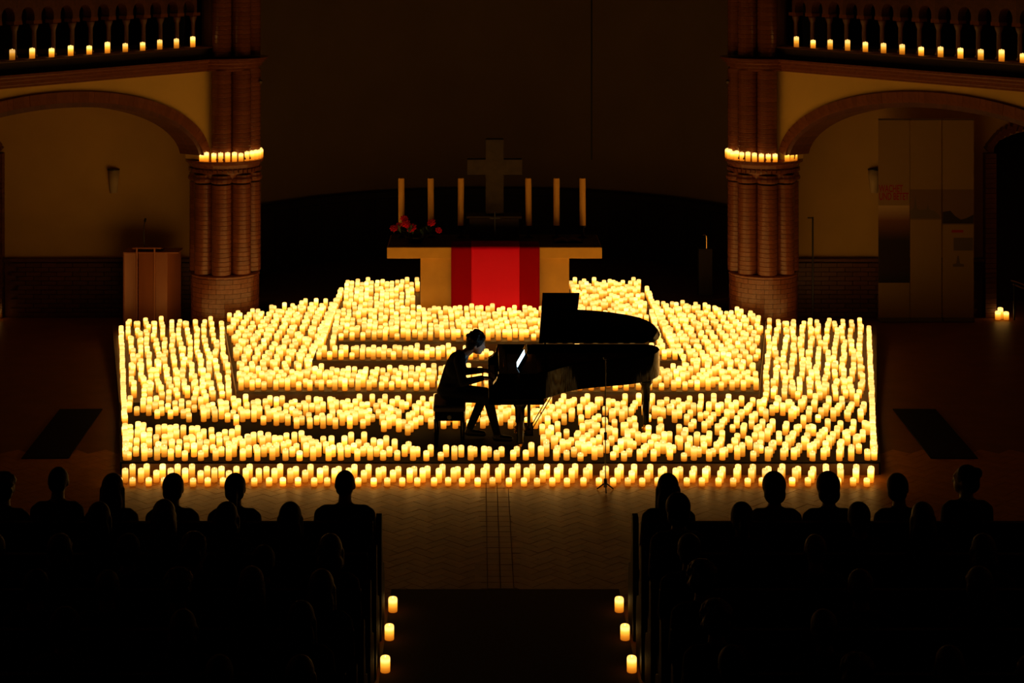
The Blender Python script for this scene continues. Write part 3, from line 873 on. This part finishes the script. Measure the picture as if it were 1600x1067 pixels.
HC = Vector((0, .035, 1.185))
def seated(dl=0.0, wide=1.0, yaw=0.0, tilt=0.0, lean=0.0, name='seated'):
    S, T, K = 0, 1, 2                # skin, top, trousers
    z = dl
    p = [ell((0, -.02, .55), (.175*wide, .14, .105), K), cap((0, -.025, .60), .125*wide, (0, -.02, .82+z), .12*wide, T),
         ell((0, -.015, .70+z*.5), (.155*wide, .115, .20), T),
         ell((0, -.02, .875+z), (.175*wide, .112, .135), T), cap((-.14*wide, -.025, .965+z), .070, (.14*wide, -.025, .965+z), .070, T),
         cap((-.06, -.03, .99+z), .055, (.06, -.03, .99+z), .055, T),
         cap((0, -.015, .99+z), .062, (0, .008, 1.10+z), .056, S)]
    for sx in (-1, 1):
        p += [cap((sx*.175*wide, -.025, .95+z), .060, (sx*.205*wide, .01, .70+z*.6), .047, T),
              cap((sx*.205*wide, .01, .70+z*.6), .047, (sx*.125, .23, .635), .034, T)]
        p += hand_prims((sx*.118, .245, .628), (-sx*.35, .9, -.1), (-sx, -.3, .1), (0, .1, -1), sx, S, .3)
        p += [cap((sx*.09, -.01, .53), .088, (sx*.11, .37, .51), .066, K), cap((sx*.11, .37, .51), .064, (sx*.115, .36, .12), .045, K),
              cap((sx*.115, .335, .055), .045, (sx*.125, .52, .038), .036, 3), cap((sx*.115, .36, .13), .045, (sx*.115, .35, .06), .044, 3)]
    hm = Matrix.Translation(HC + Vector((0, 0, z))) @ Matrix.Rotation(yaw, 4, 'Z') @ Matrix.Rotation(tilt, 4, 'Y') @ Matrix.Scale(1.07, 4)
    p += xform(head_prims(), hm)
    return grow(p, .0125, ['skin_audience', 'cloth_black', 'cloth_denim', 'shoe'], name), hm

def hair(style):
    b = [ell((0, -.020, .028), (.088, .098, .104), 0), ell((0, -.055, -.02), (.080, .062, .075), 0)]
    if style == 'thick': b = [ell((0, -.018, .035), (.098, .104, .112), 0), ell((0, -.058, -.03), (.09, .066, .085), 0)]
    if style == 'cropped': b = [ell((0, -.018, .024), (.082, .093, .101), 0), ell((0, -.055, -.015), (.070, .052, .06), 0)]
    if style == 'long':
        b += [ell((0, -.07, -.10), (.092, .052, .15), 0), ell((0, -.082, -.24), (.10, .045, .11), 0)]
        for sx in (-1, 1): b.append(cap((sx*.072, -.02, .0), .030, (sx*.082, -.035, -.20), .028, 0))
    if style == 'bob':
        b += [ell((0, -.055, -.075), (.098, .062, .09), 0)]
        for sx in (-1, 1): b.append(cap((sx*.076, -.01, .0), .028, (sx*.078, -.01, -.10), .026, 0))
    if style == 'ponytail': b += [cap((0, -.105, .02), .030, (0, -.135, -.03), .038, 0), cap((0, -.135, -.03), .038, (0, -.125, -.20), .020, 0)]
    if style == 'bun': b += [ell((0, -.095, .075), (.048, .045, .045), 0)]
    if style == 'curly':
        rs = random.Random(3)
        for k in range(60):
            a, t = rs.uniform(0, 2*pi), rs.uniform(-.35, pi/2)
            v = Vector((cos(t)*cos(a)*.095, -.02 + cos(t)*sin(a)*.10, .02 + sin(t)*.105))
            if v.y > .055 and v.z < .06: continue
            b.append(ell(v, (.024,)*3, 0))
    return grow(b, .010, ['hair_black'], 'hair_' + style, 3)
HAIR = {s: hair(s) for s in ('short', 'thick', 'cropped', 'long', 'bob', 'ponytail', 'bun', 'curly')}
BODY = {}
for key, a in dict(std=(0, 1, 0, 0), tall=(.06, 1.0, 0, 0), small=(-.05, .88, 0, 0), tl=(.02, .97, .45, .03),
                   tr=(.0, .95, -.4, -.05), low=(-.09, .92, .1, .06), broad=(.03, 1.18, -.1, 0), side=(.07, .95, .95, .05)).items():
    BODY[key] = seated(*a, name='seated_person_' + key)

ROWY = [15.80, 15.00, 14.20, 13.40, 12.60, 11.80, 11.00]
ORD = ['front', 'second', 'third', 'fourth', 'fifth', 'sixth', 'seventh']
def person(x, row, body, hr_, hcol, top, label):
    y = ROWY[row]
    me, hm = BODY[body]
    o = bpy.data.objects.new('person', me); C.objects.link(o)
    o.location = (x, y, 0)
    tag(o, label, 'person', 'audience seated in the pews')
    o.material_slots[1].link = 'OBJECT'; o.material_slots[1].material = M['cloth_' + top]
    h = bpy.data.objects.new('hair', HAIR[hr_]); C.objects.link(h)
    h.parent = o; h.matrix_local = hm
    h.material_slots[0].link = 'OBJECT'; h.material_slots[0].material = M['hair_' + hcol]
    return o
LS, RS = 'lectern side', 'banner side'
CR = [  # pixel column of the head only fixes the seat along the pew
 (20, 0, 'std', 'curly', 'brown', 'brown', 'curly haired person in brown, outermost in the lectern side front pew'),
 (100, 0, 'tall', 'cropped', 'black', 'brown', 'tall person with cropped hair in the front pew behind the dark floor panel'),
 (175, 0, 'std', 'long', 'black', 'black', 'person with long loose black hair in the lectern side front pew'),
 (270, 0, 'std', 'short', 'black', 'black', 'person with short black hair in the front pew beside the ponytailed person'),
 (367, 0, 'std', 'ponytail', 'black', 'navy', 'person with a ponytail in the lectern side front pew'),
 (553, 0, 'broad', 'cropped', 'black', 'black', 'broad shouldered person with cropped hair at the aisle end of the lectern side front pew'),
 (187, 1, 'std', 'long', 'black', 'navy', 'person with long black hair in navy, second pew, behind the long haired person'),
 (285, 1, 'tl', 'long', 'brown', 'brown', 'person with long brown hair in brown, second pew on the lectern side'),
 (375, 1, 'std', 'bob', 'black', 'grey', 'person with bobbed hair in grey right behind the ponytailed person'),
 (453, 1, 'std', 'long', 'black', 'black', 'person with long black hair in black, second pew nearest the aisle, lectern side'),
 (470, 2, 'low', 'short', 'black', 'black', 'small person with short hair in black in the third pew, lectern side'),
 (138, 2, 'std', 'short', 'brown', 'tan', 'person in a tan top in the third pew on the lectern side'),
 (240, 2, 'tr', 'bob', 'brown', 'navy', 'person with bobbed brown hair in the third pew on the lectern side'),
 (332, 2, 'std', 'short', 'black', 'black', 'person with short hair in black, third pew on the lectern side'),
 (410, 2, 'tr', 'curly', 'brown', 'grey', 'person with curly hair in a grey top, third pew on the lectern side'),
 (550, 2, 'std', 'bob', 'brown', 'red', 'person in a dark red top nearest the aisle in the third pew, lectern side'),
 (190, 3, 'std', 'cropped', 'grey', 'black', 'grey haired person with cropped hair in the fourth pew, lectern side'),
 (428, 3, 'std', 'curly', 'brown', 'brown', 'curly haired person in brown, fourth pew on the lectern side'),
 (520, 3, 'tl', 'long', 'brown', 'black', 'long haired person in black, fourth pew, second seat from the aisle'),
 (578, 3, 'std', 'long', 'brown', 'brown', 'long haired person in brown at the aisle end of fourth pew, lectern side'),
 (60, 3, 'std', 'short', 'black', 'navy', 'short haired person in navy, outermost in the fourth pew, lectern side'),
 (285, 4, 'std', 'bob', 'brown', 'brown', 'person with bobbed hair in brown in the fifth pew, lectern side'),
 (470, 4, 'tall', 'long', 'black', 'black', 'tall long haired person in the fifth pew, lectern side'),
 (100, 4, 'std', 'thick', 'black', 'grey', 'person with thick hair in grey in the fifth pew, lectern side'),
 (360, 5, 'std', 'short', 'brown', 'navy', 'short haired person in navy in the sixth pew, lectern side'),
 (540, 5, 'std', 'long', 'brown', 'brown', 'long haired person in brown in the sixth pew, lectern side'),
 (1025, 0, 'std', 'long', 'black', 'black', 'person with long black hair at the aisle end of front pew, banner side'),
 (1210, 0, 'std', 'thick', 'black', 'tan', 'person with thick dark hair and tan shirt in the front pew, banner side'),
 (1290, 0, 'std', 'thick', 'black', 'black', 'person with thick dark hair in black in the front pew, banner side'),
 (1405, 0, 'tr', 'short', 'black', 'black', 'short haired person in black with head turned, front pew, banner side'),
 (1510, 0, 'side', 'bun', 'black', 'brown', 'person with hair in a bun looking sideways towards the stage, front pew'),
 (1047, 1, 'tall', 'thick', 'black', 'brown', 'tall person with thick hair at the aisle end of second pew, banner side'),
 (1137, 1, 'std', 'ponytail', 'black', 'black', 'person with a ponytail in the second pew on the banner side'),
 (1343, 1, 'std', 'short', 'black', 'navy', 'short haired person in navy in the second pew on the banner side'),
 (1412, 1, 'std', 'long', 'brown', 'black', 'long haired person in the second pew behind the person with turned head'),
 (1030, 2, 'std', 'short', 'black', 'navy', 'short haired person in navy at the aisle end of third pew, banner side'),
 (1275, 2, 'std', 'cropped', 'blond', 'grey', 'fair haired person in grey in the third pew on the banner side'),
 (1538, 2, 'std', 'bob', 'brown', 'brown', 'person with bobbed brown hair in the third pew on the banner side'),
 (1040, 3, 'tall', 'curly', 'brown', 'black', 'curly haired person in black at the aisle end of fourth pew, banner side'),
 (1345, 3, 'std', 'short', 'brown', 'red', 'person in a dark red top in the fourth pew, banner side'),
 (1530, 3, 'tl', 'long', 'brown', 'tan', 'long haired person in tan in the fourth pew, banner side'),
 (1598, 3, 'std', 'cropped', 'blond', 'red', 'fair haired person outermost in the fourth pew, banner side'),
 (1045, 4, 'tall', 'curly', 'grey', 'brown', 'grey curly haired person at the aisle end of fifth pew, banner side'),
 (1288, 4, 'std', 'short', 'brown', 'grey', 'short haired person in grey in the fifth pew, banner side'),
 (1130, 5, 'tall', 'short', 'black', 'brown', 'tall short haired person in brown in the sixth pew, banner side'),
 (1340, 5, 'std', 'curly', 'brown', 'red', 'curly haired person in dark red in the sixth pew, banner side'),
 (1485, 5, 'tall', 'long', 'brown', 'brown', 'tall person with long brown hair in the sixth pew, banner side'),
 (1590, 5, 'std', 'bob', 'brown', 'tan', 'person with bobbed hair in tan in the sixth pew, banner side'),
]
for row in range(7):
    for sx in (-1, 1):
        grp = []
        for c in CR:
            x = (c[0] - 747)*ROWY[row]/F_PX - .247
            if c[1] == row and x*sx > 0: grp.append([abs(x), c])
        grp.sort(key=lambda q: q[0])
        for it in range(40):                     # keep shoulders apart and clear of the pew end
            for i in range(len(grp)):
                lo = 1.40 if not i else grp[i-1][0] + (.47 if row == 0 else .525)
                if grp[i][0] < lo: grp[i][0] = lo
        for x, c in grp: person(sx*x, *c[1:])

# pews
def pew(sx, row):
    y = ROWY[row]
    side = LS if sx < 0 else RS
    t = thing('pew', '%s dark wooden pew on the %s of the aisle' % (ORD[row], side), 'pew', (sx*1.09, y, 0), 0, 'church pews')
    L = 5.0
    def bx(name, x0, x1, *a, **k):
        return obj(name, G().box(min(sx*x0, sx*x1), max(sx*x0, sx*x1), *a), 'pew_wood', t, bevel=k.get('bevel', .006))
    bx('backrest', .05, L, -.29, -.255, .30, .965)
    bx('top_rail', .05, L, -.31, -.24, .965, .995, bevel=.01)
    bx('book_rest', .05, L, -.42, -.31, .90, .918)
    bx('seat', .05, L, -.25, .17, .405, .44, bevel=.01)
    for x in (0, L/2, L):
        e = [(-.34, 0), (.16, 0), (.16, .40), (.10, .52), (-.10, .60), (-.18, .80), (-.20, 1.03), (-.25, 1.06), (-.32, 1.05), (-.34, .98)]
        if x == L/2: e = [(-.10, 0), (.16, 0), (.16, .405), (-.20, .405)]
        mx = Matrix.Translation((sx*x - .025 + (0 if sx > 0 else .0), 0, 0)) @ Matrix(((0,0,1,0),(1,0,0,0),(0,1,0,0),(0,0,0,1)))
        obj('pew_end' if x != L/2 else 'seat_support', G().prism(e, 0, .05, mx), 'pew_wood', t, bevel=.006)
    return t
for r in range(7):
    for sx in (-1, 1): pew(sx, r)

# pianist, facing +x
def pianist():
    S, T, K, H, W = 0, 1, 2, 3, 4
    p = [ell((.0, 0, .575), (.150, .175, .105), K), cap((-.01, 0, .62), .125, (.045, 0, .80), .125, T),
         ell((.0, 0, .62), (.125, .165, .10), T), cap((-.06, -.09, .565), .05, (-.06, .09, .565), .05, T),
         ell((.06, 0, .85), (.115, .170, .16), T, Matrix.Rotation(R(20), 3, 'Y')),
         ell((.085, 0, .93), (.100, .155, .095), T),
         cap((.11, -.135, .955), .066, (.11, .135, .955), .066, T), cap((.135, -.04, .985), .052, (.135, .04, .985), .052, T),
         cap((.15, 0, .985), .054, (.255, 0, 1.065), .050, S),
         cap((.17, -.03, .985), .035, (.19, .03, .985), .035, W), cap((.185, 0, .975), .038, (.165, 0, .90), .03, W)]
    for sy in (-1, 1):
        el = Vector((.155, sy*.265, .735)); wr = Vector((.37, sy*.185, .765))
        p += [cap((.11, sy*.178, .945), .060, el, .048, T), cap(el, .048, wr, .034, T), cap(wr - Vector((.02, 0, 0)), .029, wr + Vector((.012, 0, 0)), .026, W)]
        p += hand_prims(wr + Vector((.015, 0, 0)), (1, sy*-.08, -.05), (0, -sy, 0), (0, 0, -1), sy, S, .62)
    # right leg (near the viewer) to the pedal, left leg drawn back
    p += [cap((.03, -.09, .555), .088, (.44, -.12, .525), .064, K), cap((.44, -.12, .525), .062, (.545, -.10, .11), .044, K),
          cap((.535, -.10, .06), .044, (.70, -.09, .042), .034, H), cap((.545, -.10, .12), .042, (.54, -.10, .06), .044, H),
          cap((.03, .09, .555), .088, (.41, .13, .52), .064, K), cap((.41, .13, .52), .062, (.235, .13, .12), .044, K),
          cap((.215, .13, .06), .044, (.39, .135, .040), .034, H), cap((.235, .13, .13), .042, (.225, .13, .06), .044, H)]
    hm = Matrix.Translation((.305, 0, 1.118)) @ Matrix.Rotation(R(-90), 4, 'Z') @ Matrix.Rotation(R(-14), 4, 'X')
    p += xform(head_prims(), hm)
    me = grow(p, .0075, ['skin', 'suit', 'suit', 'shoe', 'shirt'], 'pianist', 4)
    o = bpy.data.objects.new('person', me); C.objects.link(o)
    o.location = (-.575, 21.12, .14)
    tag(o, 'pianist in a black suit leaning forward over the keys of the grand piano', 'person')
    b = [ell((0, -.022, .042), (.098, .106, .112), 0), ell((0, -.06, -.015), (.088, .062, .078), 0), ell((0, .04, .088), (.078, .055, .038), 0)]
    for sx in (-1, 1): b.append(cap((sx*.078, .01, .05), .022, (sx*.080, -.035, -.01), .022, 0))
    rs = random.Random(5)
    for k in range(40):
        a, t = rs.uniform(0, 2*pi), rs.uniform(.1, pi/2)
        v = Vector((cos(t)*cos(a)*.098, -.02 + cos(t)*sin(a)*.106, .04 + sin(t)*.115))
        if v.y > .05 and v.z < .085: continue
        b.append(ell(v, (.020, .020, .018), 0))
    h = bpy.data.objects.new('hair', grow(b, .008, ['hair_black'], 'hair_pianist', 3)); C.objects.link(h)
    h.parent = o; h.matrix_local = hm
pianist()

# ------------------------------------------------------------------ candles
RC = .0335
def candle_arrays(h, r=RC, n=14):
    prof = [(r*.97, 0, 0.0), (r, .004, 0.03), (r, h*.32, .32), (r, h*.66, .66), (r, h-.015, .88), (r*.94, h-.006, .94), (r*.80, h, 1.0), (r*.62, h-.005, .96)]
    vs, fs, hf = [], [], []
    for rr, z, q in prof:
        for i in range(n):
            a = 2*pi*i/n; vs.append((rr*cos(a), rr*sin(a), z)); hf.append(q)
    for j in range(len(prof)-1):
        for i in range(n):
            i2 = (i+1) % n; fs.append((j*n+i, j*n+i2, (j+1)*n+i2, (j+1)*n+i))
    vs.append((0, 0, h-.008)); hf.append(.9); c = len(vs)-1; t = (len(prof)-1)*n
    for i in range(n): fs.append((t+i, t+(i+1) % n, c))
    return np.array(vs), fs, np.array(hf)
def set_cg(me, hf, br):
    a = me.attributes.new('cg', 'FLOAT_COLOR', 'POINT')
    col = np.ones((len(hf), 4), np.float32); col[:, 0] = hf; col[:, 1] = br; col[:, 2] = 0
    a.data.foreach_set('color', col.ravel())
HEIGHTS = [.085, .105, .125, .15]
_cache = {}
def candle_mesh(h, br, r=RC):
    key = (round(h, 3), round(br, 2), round(r, 3))
    if key not in _cache:
        vs, fs, hf = candle_arrays(h, r, 18)
        me = bpy.data.meshes.new('wax'); me.from_pydata([tuple(v) for v in vs], [], fs)
        set_cg(me, hf, br); me.materials.append(M['candle']); me.shade_smooth(); me.set_sharp_from_angle(angle=R(50))
        _cache[key] = me
    return _cache[key]
flame_me = G().lathe([(.0015, -.012), (.004, -.004), (.0045, .001), (.003, .007), (.0008, .012)], 8).mesh('flame', 'flame', True)
def candle(x, y, z, h, br, label, group, r=RC, rot=0.0):
    o = link('pillar_candle', candle_mesh(h, br, r), None, (x, y, z), (0, 0, rot))
    tag(o, label, 'candle', group)
    link('flame', flame_me, o, (0, 0, h - .003))
    return o
def bright():
    t = random.random()
    if t < .10: b = random.choice((1.7, 2.1))
    elif t < .18: b = .8
    else: b = random.choice((.9, 1.05, 1.2, 1.35))
    return b
pos = []      # x, y, z, h, brightness
def put(x, y, z, h=None, jit=.012):
    h = h or random.choice(HEIGHTS[1:] if random.random() < .7 else HEIGHTS)
    pos.append((x + random.uniform(-jit, jit), y + random.uniform(-jit, jit), z, h, bright()))
def lerp(a, b, t): return a + (b-a)*t

def blocked(x, y):
    lx, ly = x - PX, y - PY                       # piano frame
    for ax, ay in ((.36, .32), (.36, 1.20), (1.86, 1.12)):
        if (lx-ax)**2 + (ly-ay)**2 < .11**2: return True
    if .25 < lx < .62 and .52 < ly < .96: return True             # lyre and pedals
    if -.84 < x < -.30 and 20.72 < y < 21.55: return True         # bench
    if -.45 < x < .22 and 20.78 < y < 21.45: return True          # feet
    if -1.0 < x < .48 and 20.58 < y < 21.62: return True         # dark carpet before the bench
    return False
# A: three staggered rows on the floor before the podium
k = 0
x = -4.16
floor_row = []
while x < 4.14:
    floor_row.append((x, 19.84, .085)); floor_row.append((x + .056, 19.98, .15 if random.random() < .6 else .125))
    floor_row.append((x + .10, 20.13, .15 if random.random() < .5 else .125))
    x += .163
for x, y, h in floor_row: put(x, y, 0, h)
# B: the black podium
row = 0
y = 20.33
while y < 22.76:
    hw = lerp(4.12, 4.60, (y-20.25)/2.6)
    x = -hw + (.08 if row % 2 else 0)
    while x < hw:
        ok = not blocked(x, y)
        # bare strip curving from the lectern side to the bench
        if -4.6 < x < -.6:
            yc = lerp(21.86, 21.0, ((x + 4.3)/3.5)**.8 if x > -4.3 else 0)
            if abs(y - yc) < .27 + .05*sin(x*9): ok = False
        if x > .5 and 21.15 < y < 22.2:             # looser on the other side
            if random.random() < .32 + .2*sin(x*3.1 + y*5): ok = False
        if x > 3.1 and 21.55 < y < 21.9 and random.random() < .65: ok = False
        if ok and y > 21.2 and x < -.5 and random.random() < .06: ok = False
        if ok: put(x, y, .14, jit=.016 if x < .5 else .03)
        x += .158
    y += .146; row += 1
# side borders: one close row along each edge
for sx in (-1, 1):
    y = 20.34
    while y < 26.9:
        e = lerp(4.20, 5.66, (y - 20.25)/7.15)
        if not (21.5 < y < 21.75 and sx < 0): put(sx*(e - .045), y, .14, .105, .006)
        y += .125
# C: the two wings
for sx in (-1, 1):
    NC = 12
    for c in range(NC):
        s = (c + .5)/NC
        y = 22.95 + (.11 if c % 2 else 0)
        while y < 27.30:
            t = (y - 22.84)/4.5
            xi, xo = lerp(3.30, 4.06, t), lerp(4.60, 5.54, t)
            put(sx*(lerp(xi, xo, s) + .015*sin(y*2.3 + c*2)), y, .14, jit=.018)
            y += lerp(.19, .235, t)
# D: chancel floor
row = 0; y = 22.90
while y < 27.95:
    t = (y - 22.82)/4.23
    hw = lerp(3.22, 3.97, t) if y < 27.05 else lerp(3.9, 3.0, (y-27.05)/.9)
    lim = lerp(2.465, 2.445, t) if y > 23.80 else 0.0
    for sx in (-1, 1):
        x = lim + (.08 if row % 2 and not lim else (.04 if row % 2 else 0))
        while x < hw:
            if (x - 4.13)**2 + (y - 28)**2 > .60**2: put(sx*x, y, .28)
            x += .147
    y += .157; row += 1
# E: lower step tread (front and sides)
for j, y in enumerate((23.96, 24.10, 24.24)):
    x = -2.34 + (.07 if j % 2 else 0)
    while x < 2.36:
        if j < 2 or random.random() < .8: put(x, y, .42)
        x += .142
for sx in (-1, 1):
    y = 24.42
    while y < 28.2:
        put(sx*2.36, y, .42, jit=.006)
        if y < 26.6: put(sx*lerp(2.20, 2.28, (y-24.4)/2.2), y + .06, .42, jit=.006)
        y += .13
# F: top step round the altar
row = 0; y = 24.47
while y < 28.2:
    hw = lerp(2.09, 2.27, (y-24.4)/4)
    x = -hw + (.075 if row % 2 else 0)
    while x < hw:
        if not (-1.17 < x < 1.16 and 26.22 < y): put(x, y, .56)
        x += .152
    y += .168; row += 1

# the 300 candles that show largest are objects of their own, the rest one carpet of light
NF = len(floor_row)
order = sorted(range(len(pos)), key=lambda i: pos[i][1])
solo = order[:300]
def look(h, b):
    size = {.085: 'short', .105: 'medium', .125: 'tallish', .15: 'tall'}[h]
    glow = 'dimly lit' if b < .8 else ('dazzling' if b > 1.5 else 'evenly glowing')
    return size, glow
for i in solo:
    x, y, z, h, b = pos[i]
    sz, gl = look(h, b)
    if z == 0:
        rw = 'outermost' if y < 19.91 else ('middle' if y < 20.06 else 'inner')
        candle(x, y, z, h, b, '%s %s pillar candle in the %s of three rows on the floor tiles' % (gl, sz, rw), 'candles on the floor before the stage', rot=random.uniform(0, 6))
    else:
        rw = 'front row' if y < 20.42 else 'rows behind the front row'
        candle(x, y, z, h, b, '%s %s pillar candle in the %s on the black podium' % (gl, sz, rw), 'candles along the front of the podium', rot=random.uniform(0, 6))
V, Fc, H_, B_ = [], [], [], []
tmpl = {h: candle_arrays(h, RC, 12) for h in HEIGHTS}
off = 0; faces = []
for i in order[300:]:
    x, y, z, h, b = pos[i]
    vs, fs, hf = tmpl[h]
    a = random.uniform(0, 6); ca, sa = cos(a), sin(a)
    q = vs.copy(); q[:, 0] = vs[:, 0]*ca - vs[:, 1]*sa + x; q[:, 1] = vs[:, 0]*sa + vs[:, 1]*ca + y; q[:, 2] += z
    V.append(q); H_.append(hf); B_.append(np.full(len(hf), b))
    faces += [tuple(k_ + off for k_ in f) for f in fs]; off += len(vs)
me = bpy.data.meshes.new('candle_carpet')
me.from_pydata(np.vstack(V).tolist(), [], faces)
set_cg(me, np.concatenate(H_), np.concatenate(B_)); me.materials.append(M['candle']); me.shade_smooth(); me.set_sharp_from_angle(angle=R(50))
o = link('candle_carpet', me)
tag(o, 'thousands of lit pillar candles covering the stage and altar steps', 'candles'); o['kind'] = 'stuff'
print('candles', len(pos))

# candles on the galleries
for sx, side in ((-1, LS), (1, RS)):
    A = Vector((sx*4.28, 28.0, 0)); d = Vector((sx*0.7, -1.0, 0)).normalized()
    nrm = Vector((-d.y, d.x, 0)); nave = 1 if nrm.x * -sx > 0 else -1
    for b in range(14):
        p = A + d*(0.55 + (b + .5)*.345) + nrm*nave*.22
        candle(p.x, p.y, 4.32, random.choice((.12, .14, .155)), random.choice((.8, 1.0, 1.2)) if not (sx < 0 and b == 10) else .45,
               'lit candle on the gallery ledge on the %s, one in each arch' % side, 'gallery candles on the ' + side, .038)
    # ring of candles on the capital
    k = 0
    angs = np.linspace(R(-100), R(20), 12) if sx < 0 else np.linspace(R(-80), R(-200), 12)
    angs = list(angs) + ([R(-113), R(-122)] if sx < 0 else [R(-58), R(-48), R(-38)])
    for a in angs:
        candle(sx*4.13 + .545*cos(a), 28.0 + .545*sin(a), 2.58, random.choice((.12, .13, .14)), random.choice((1.2, 1.4, 1.6)),
               'lit candle in the ring on the capital of the %s pillar' % side, 'candles on the %s pillar capital' % side, .037)
# candles along the aisle
for sx, side in ((-1, LS), (1, RS)):
    for k, (y, w) in enumerate(((16.12, 'front'), (15.48, 'second'), (14.80, 'third'))):
        candle(sx*1.0, y, .012, .125, 1.1, 'large lit candle on the aisle carpet beside the %s pew end on the %s' % (w, side), 'candles along the aisle', .04)
# three candles at the doorway by the banners and one by the planter
for k, (dx, dy, h) in enumerate(((-.06, 0, .13), (.0, .07, .17), (.07, 0, .12))):
    candle(7.92 + dx, 28.45 + dy, 0, h, 1.2, 'lit candle in the cluster of three at the doorway by the banners', 'candles at the doorway', .042)
candle(-7.74, 28.42, 0, .15, .9, 'single lit candle on the floor beside the dark planter', None, .04)
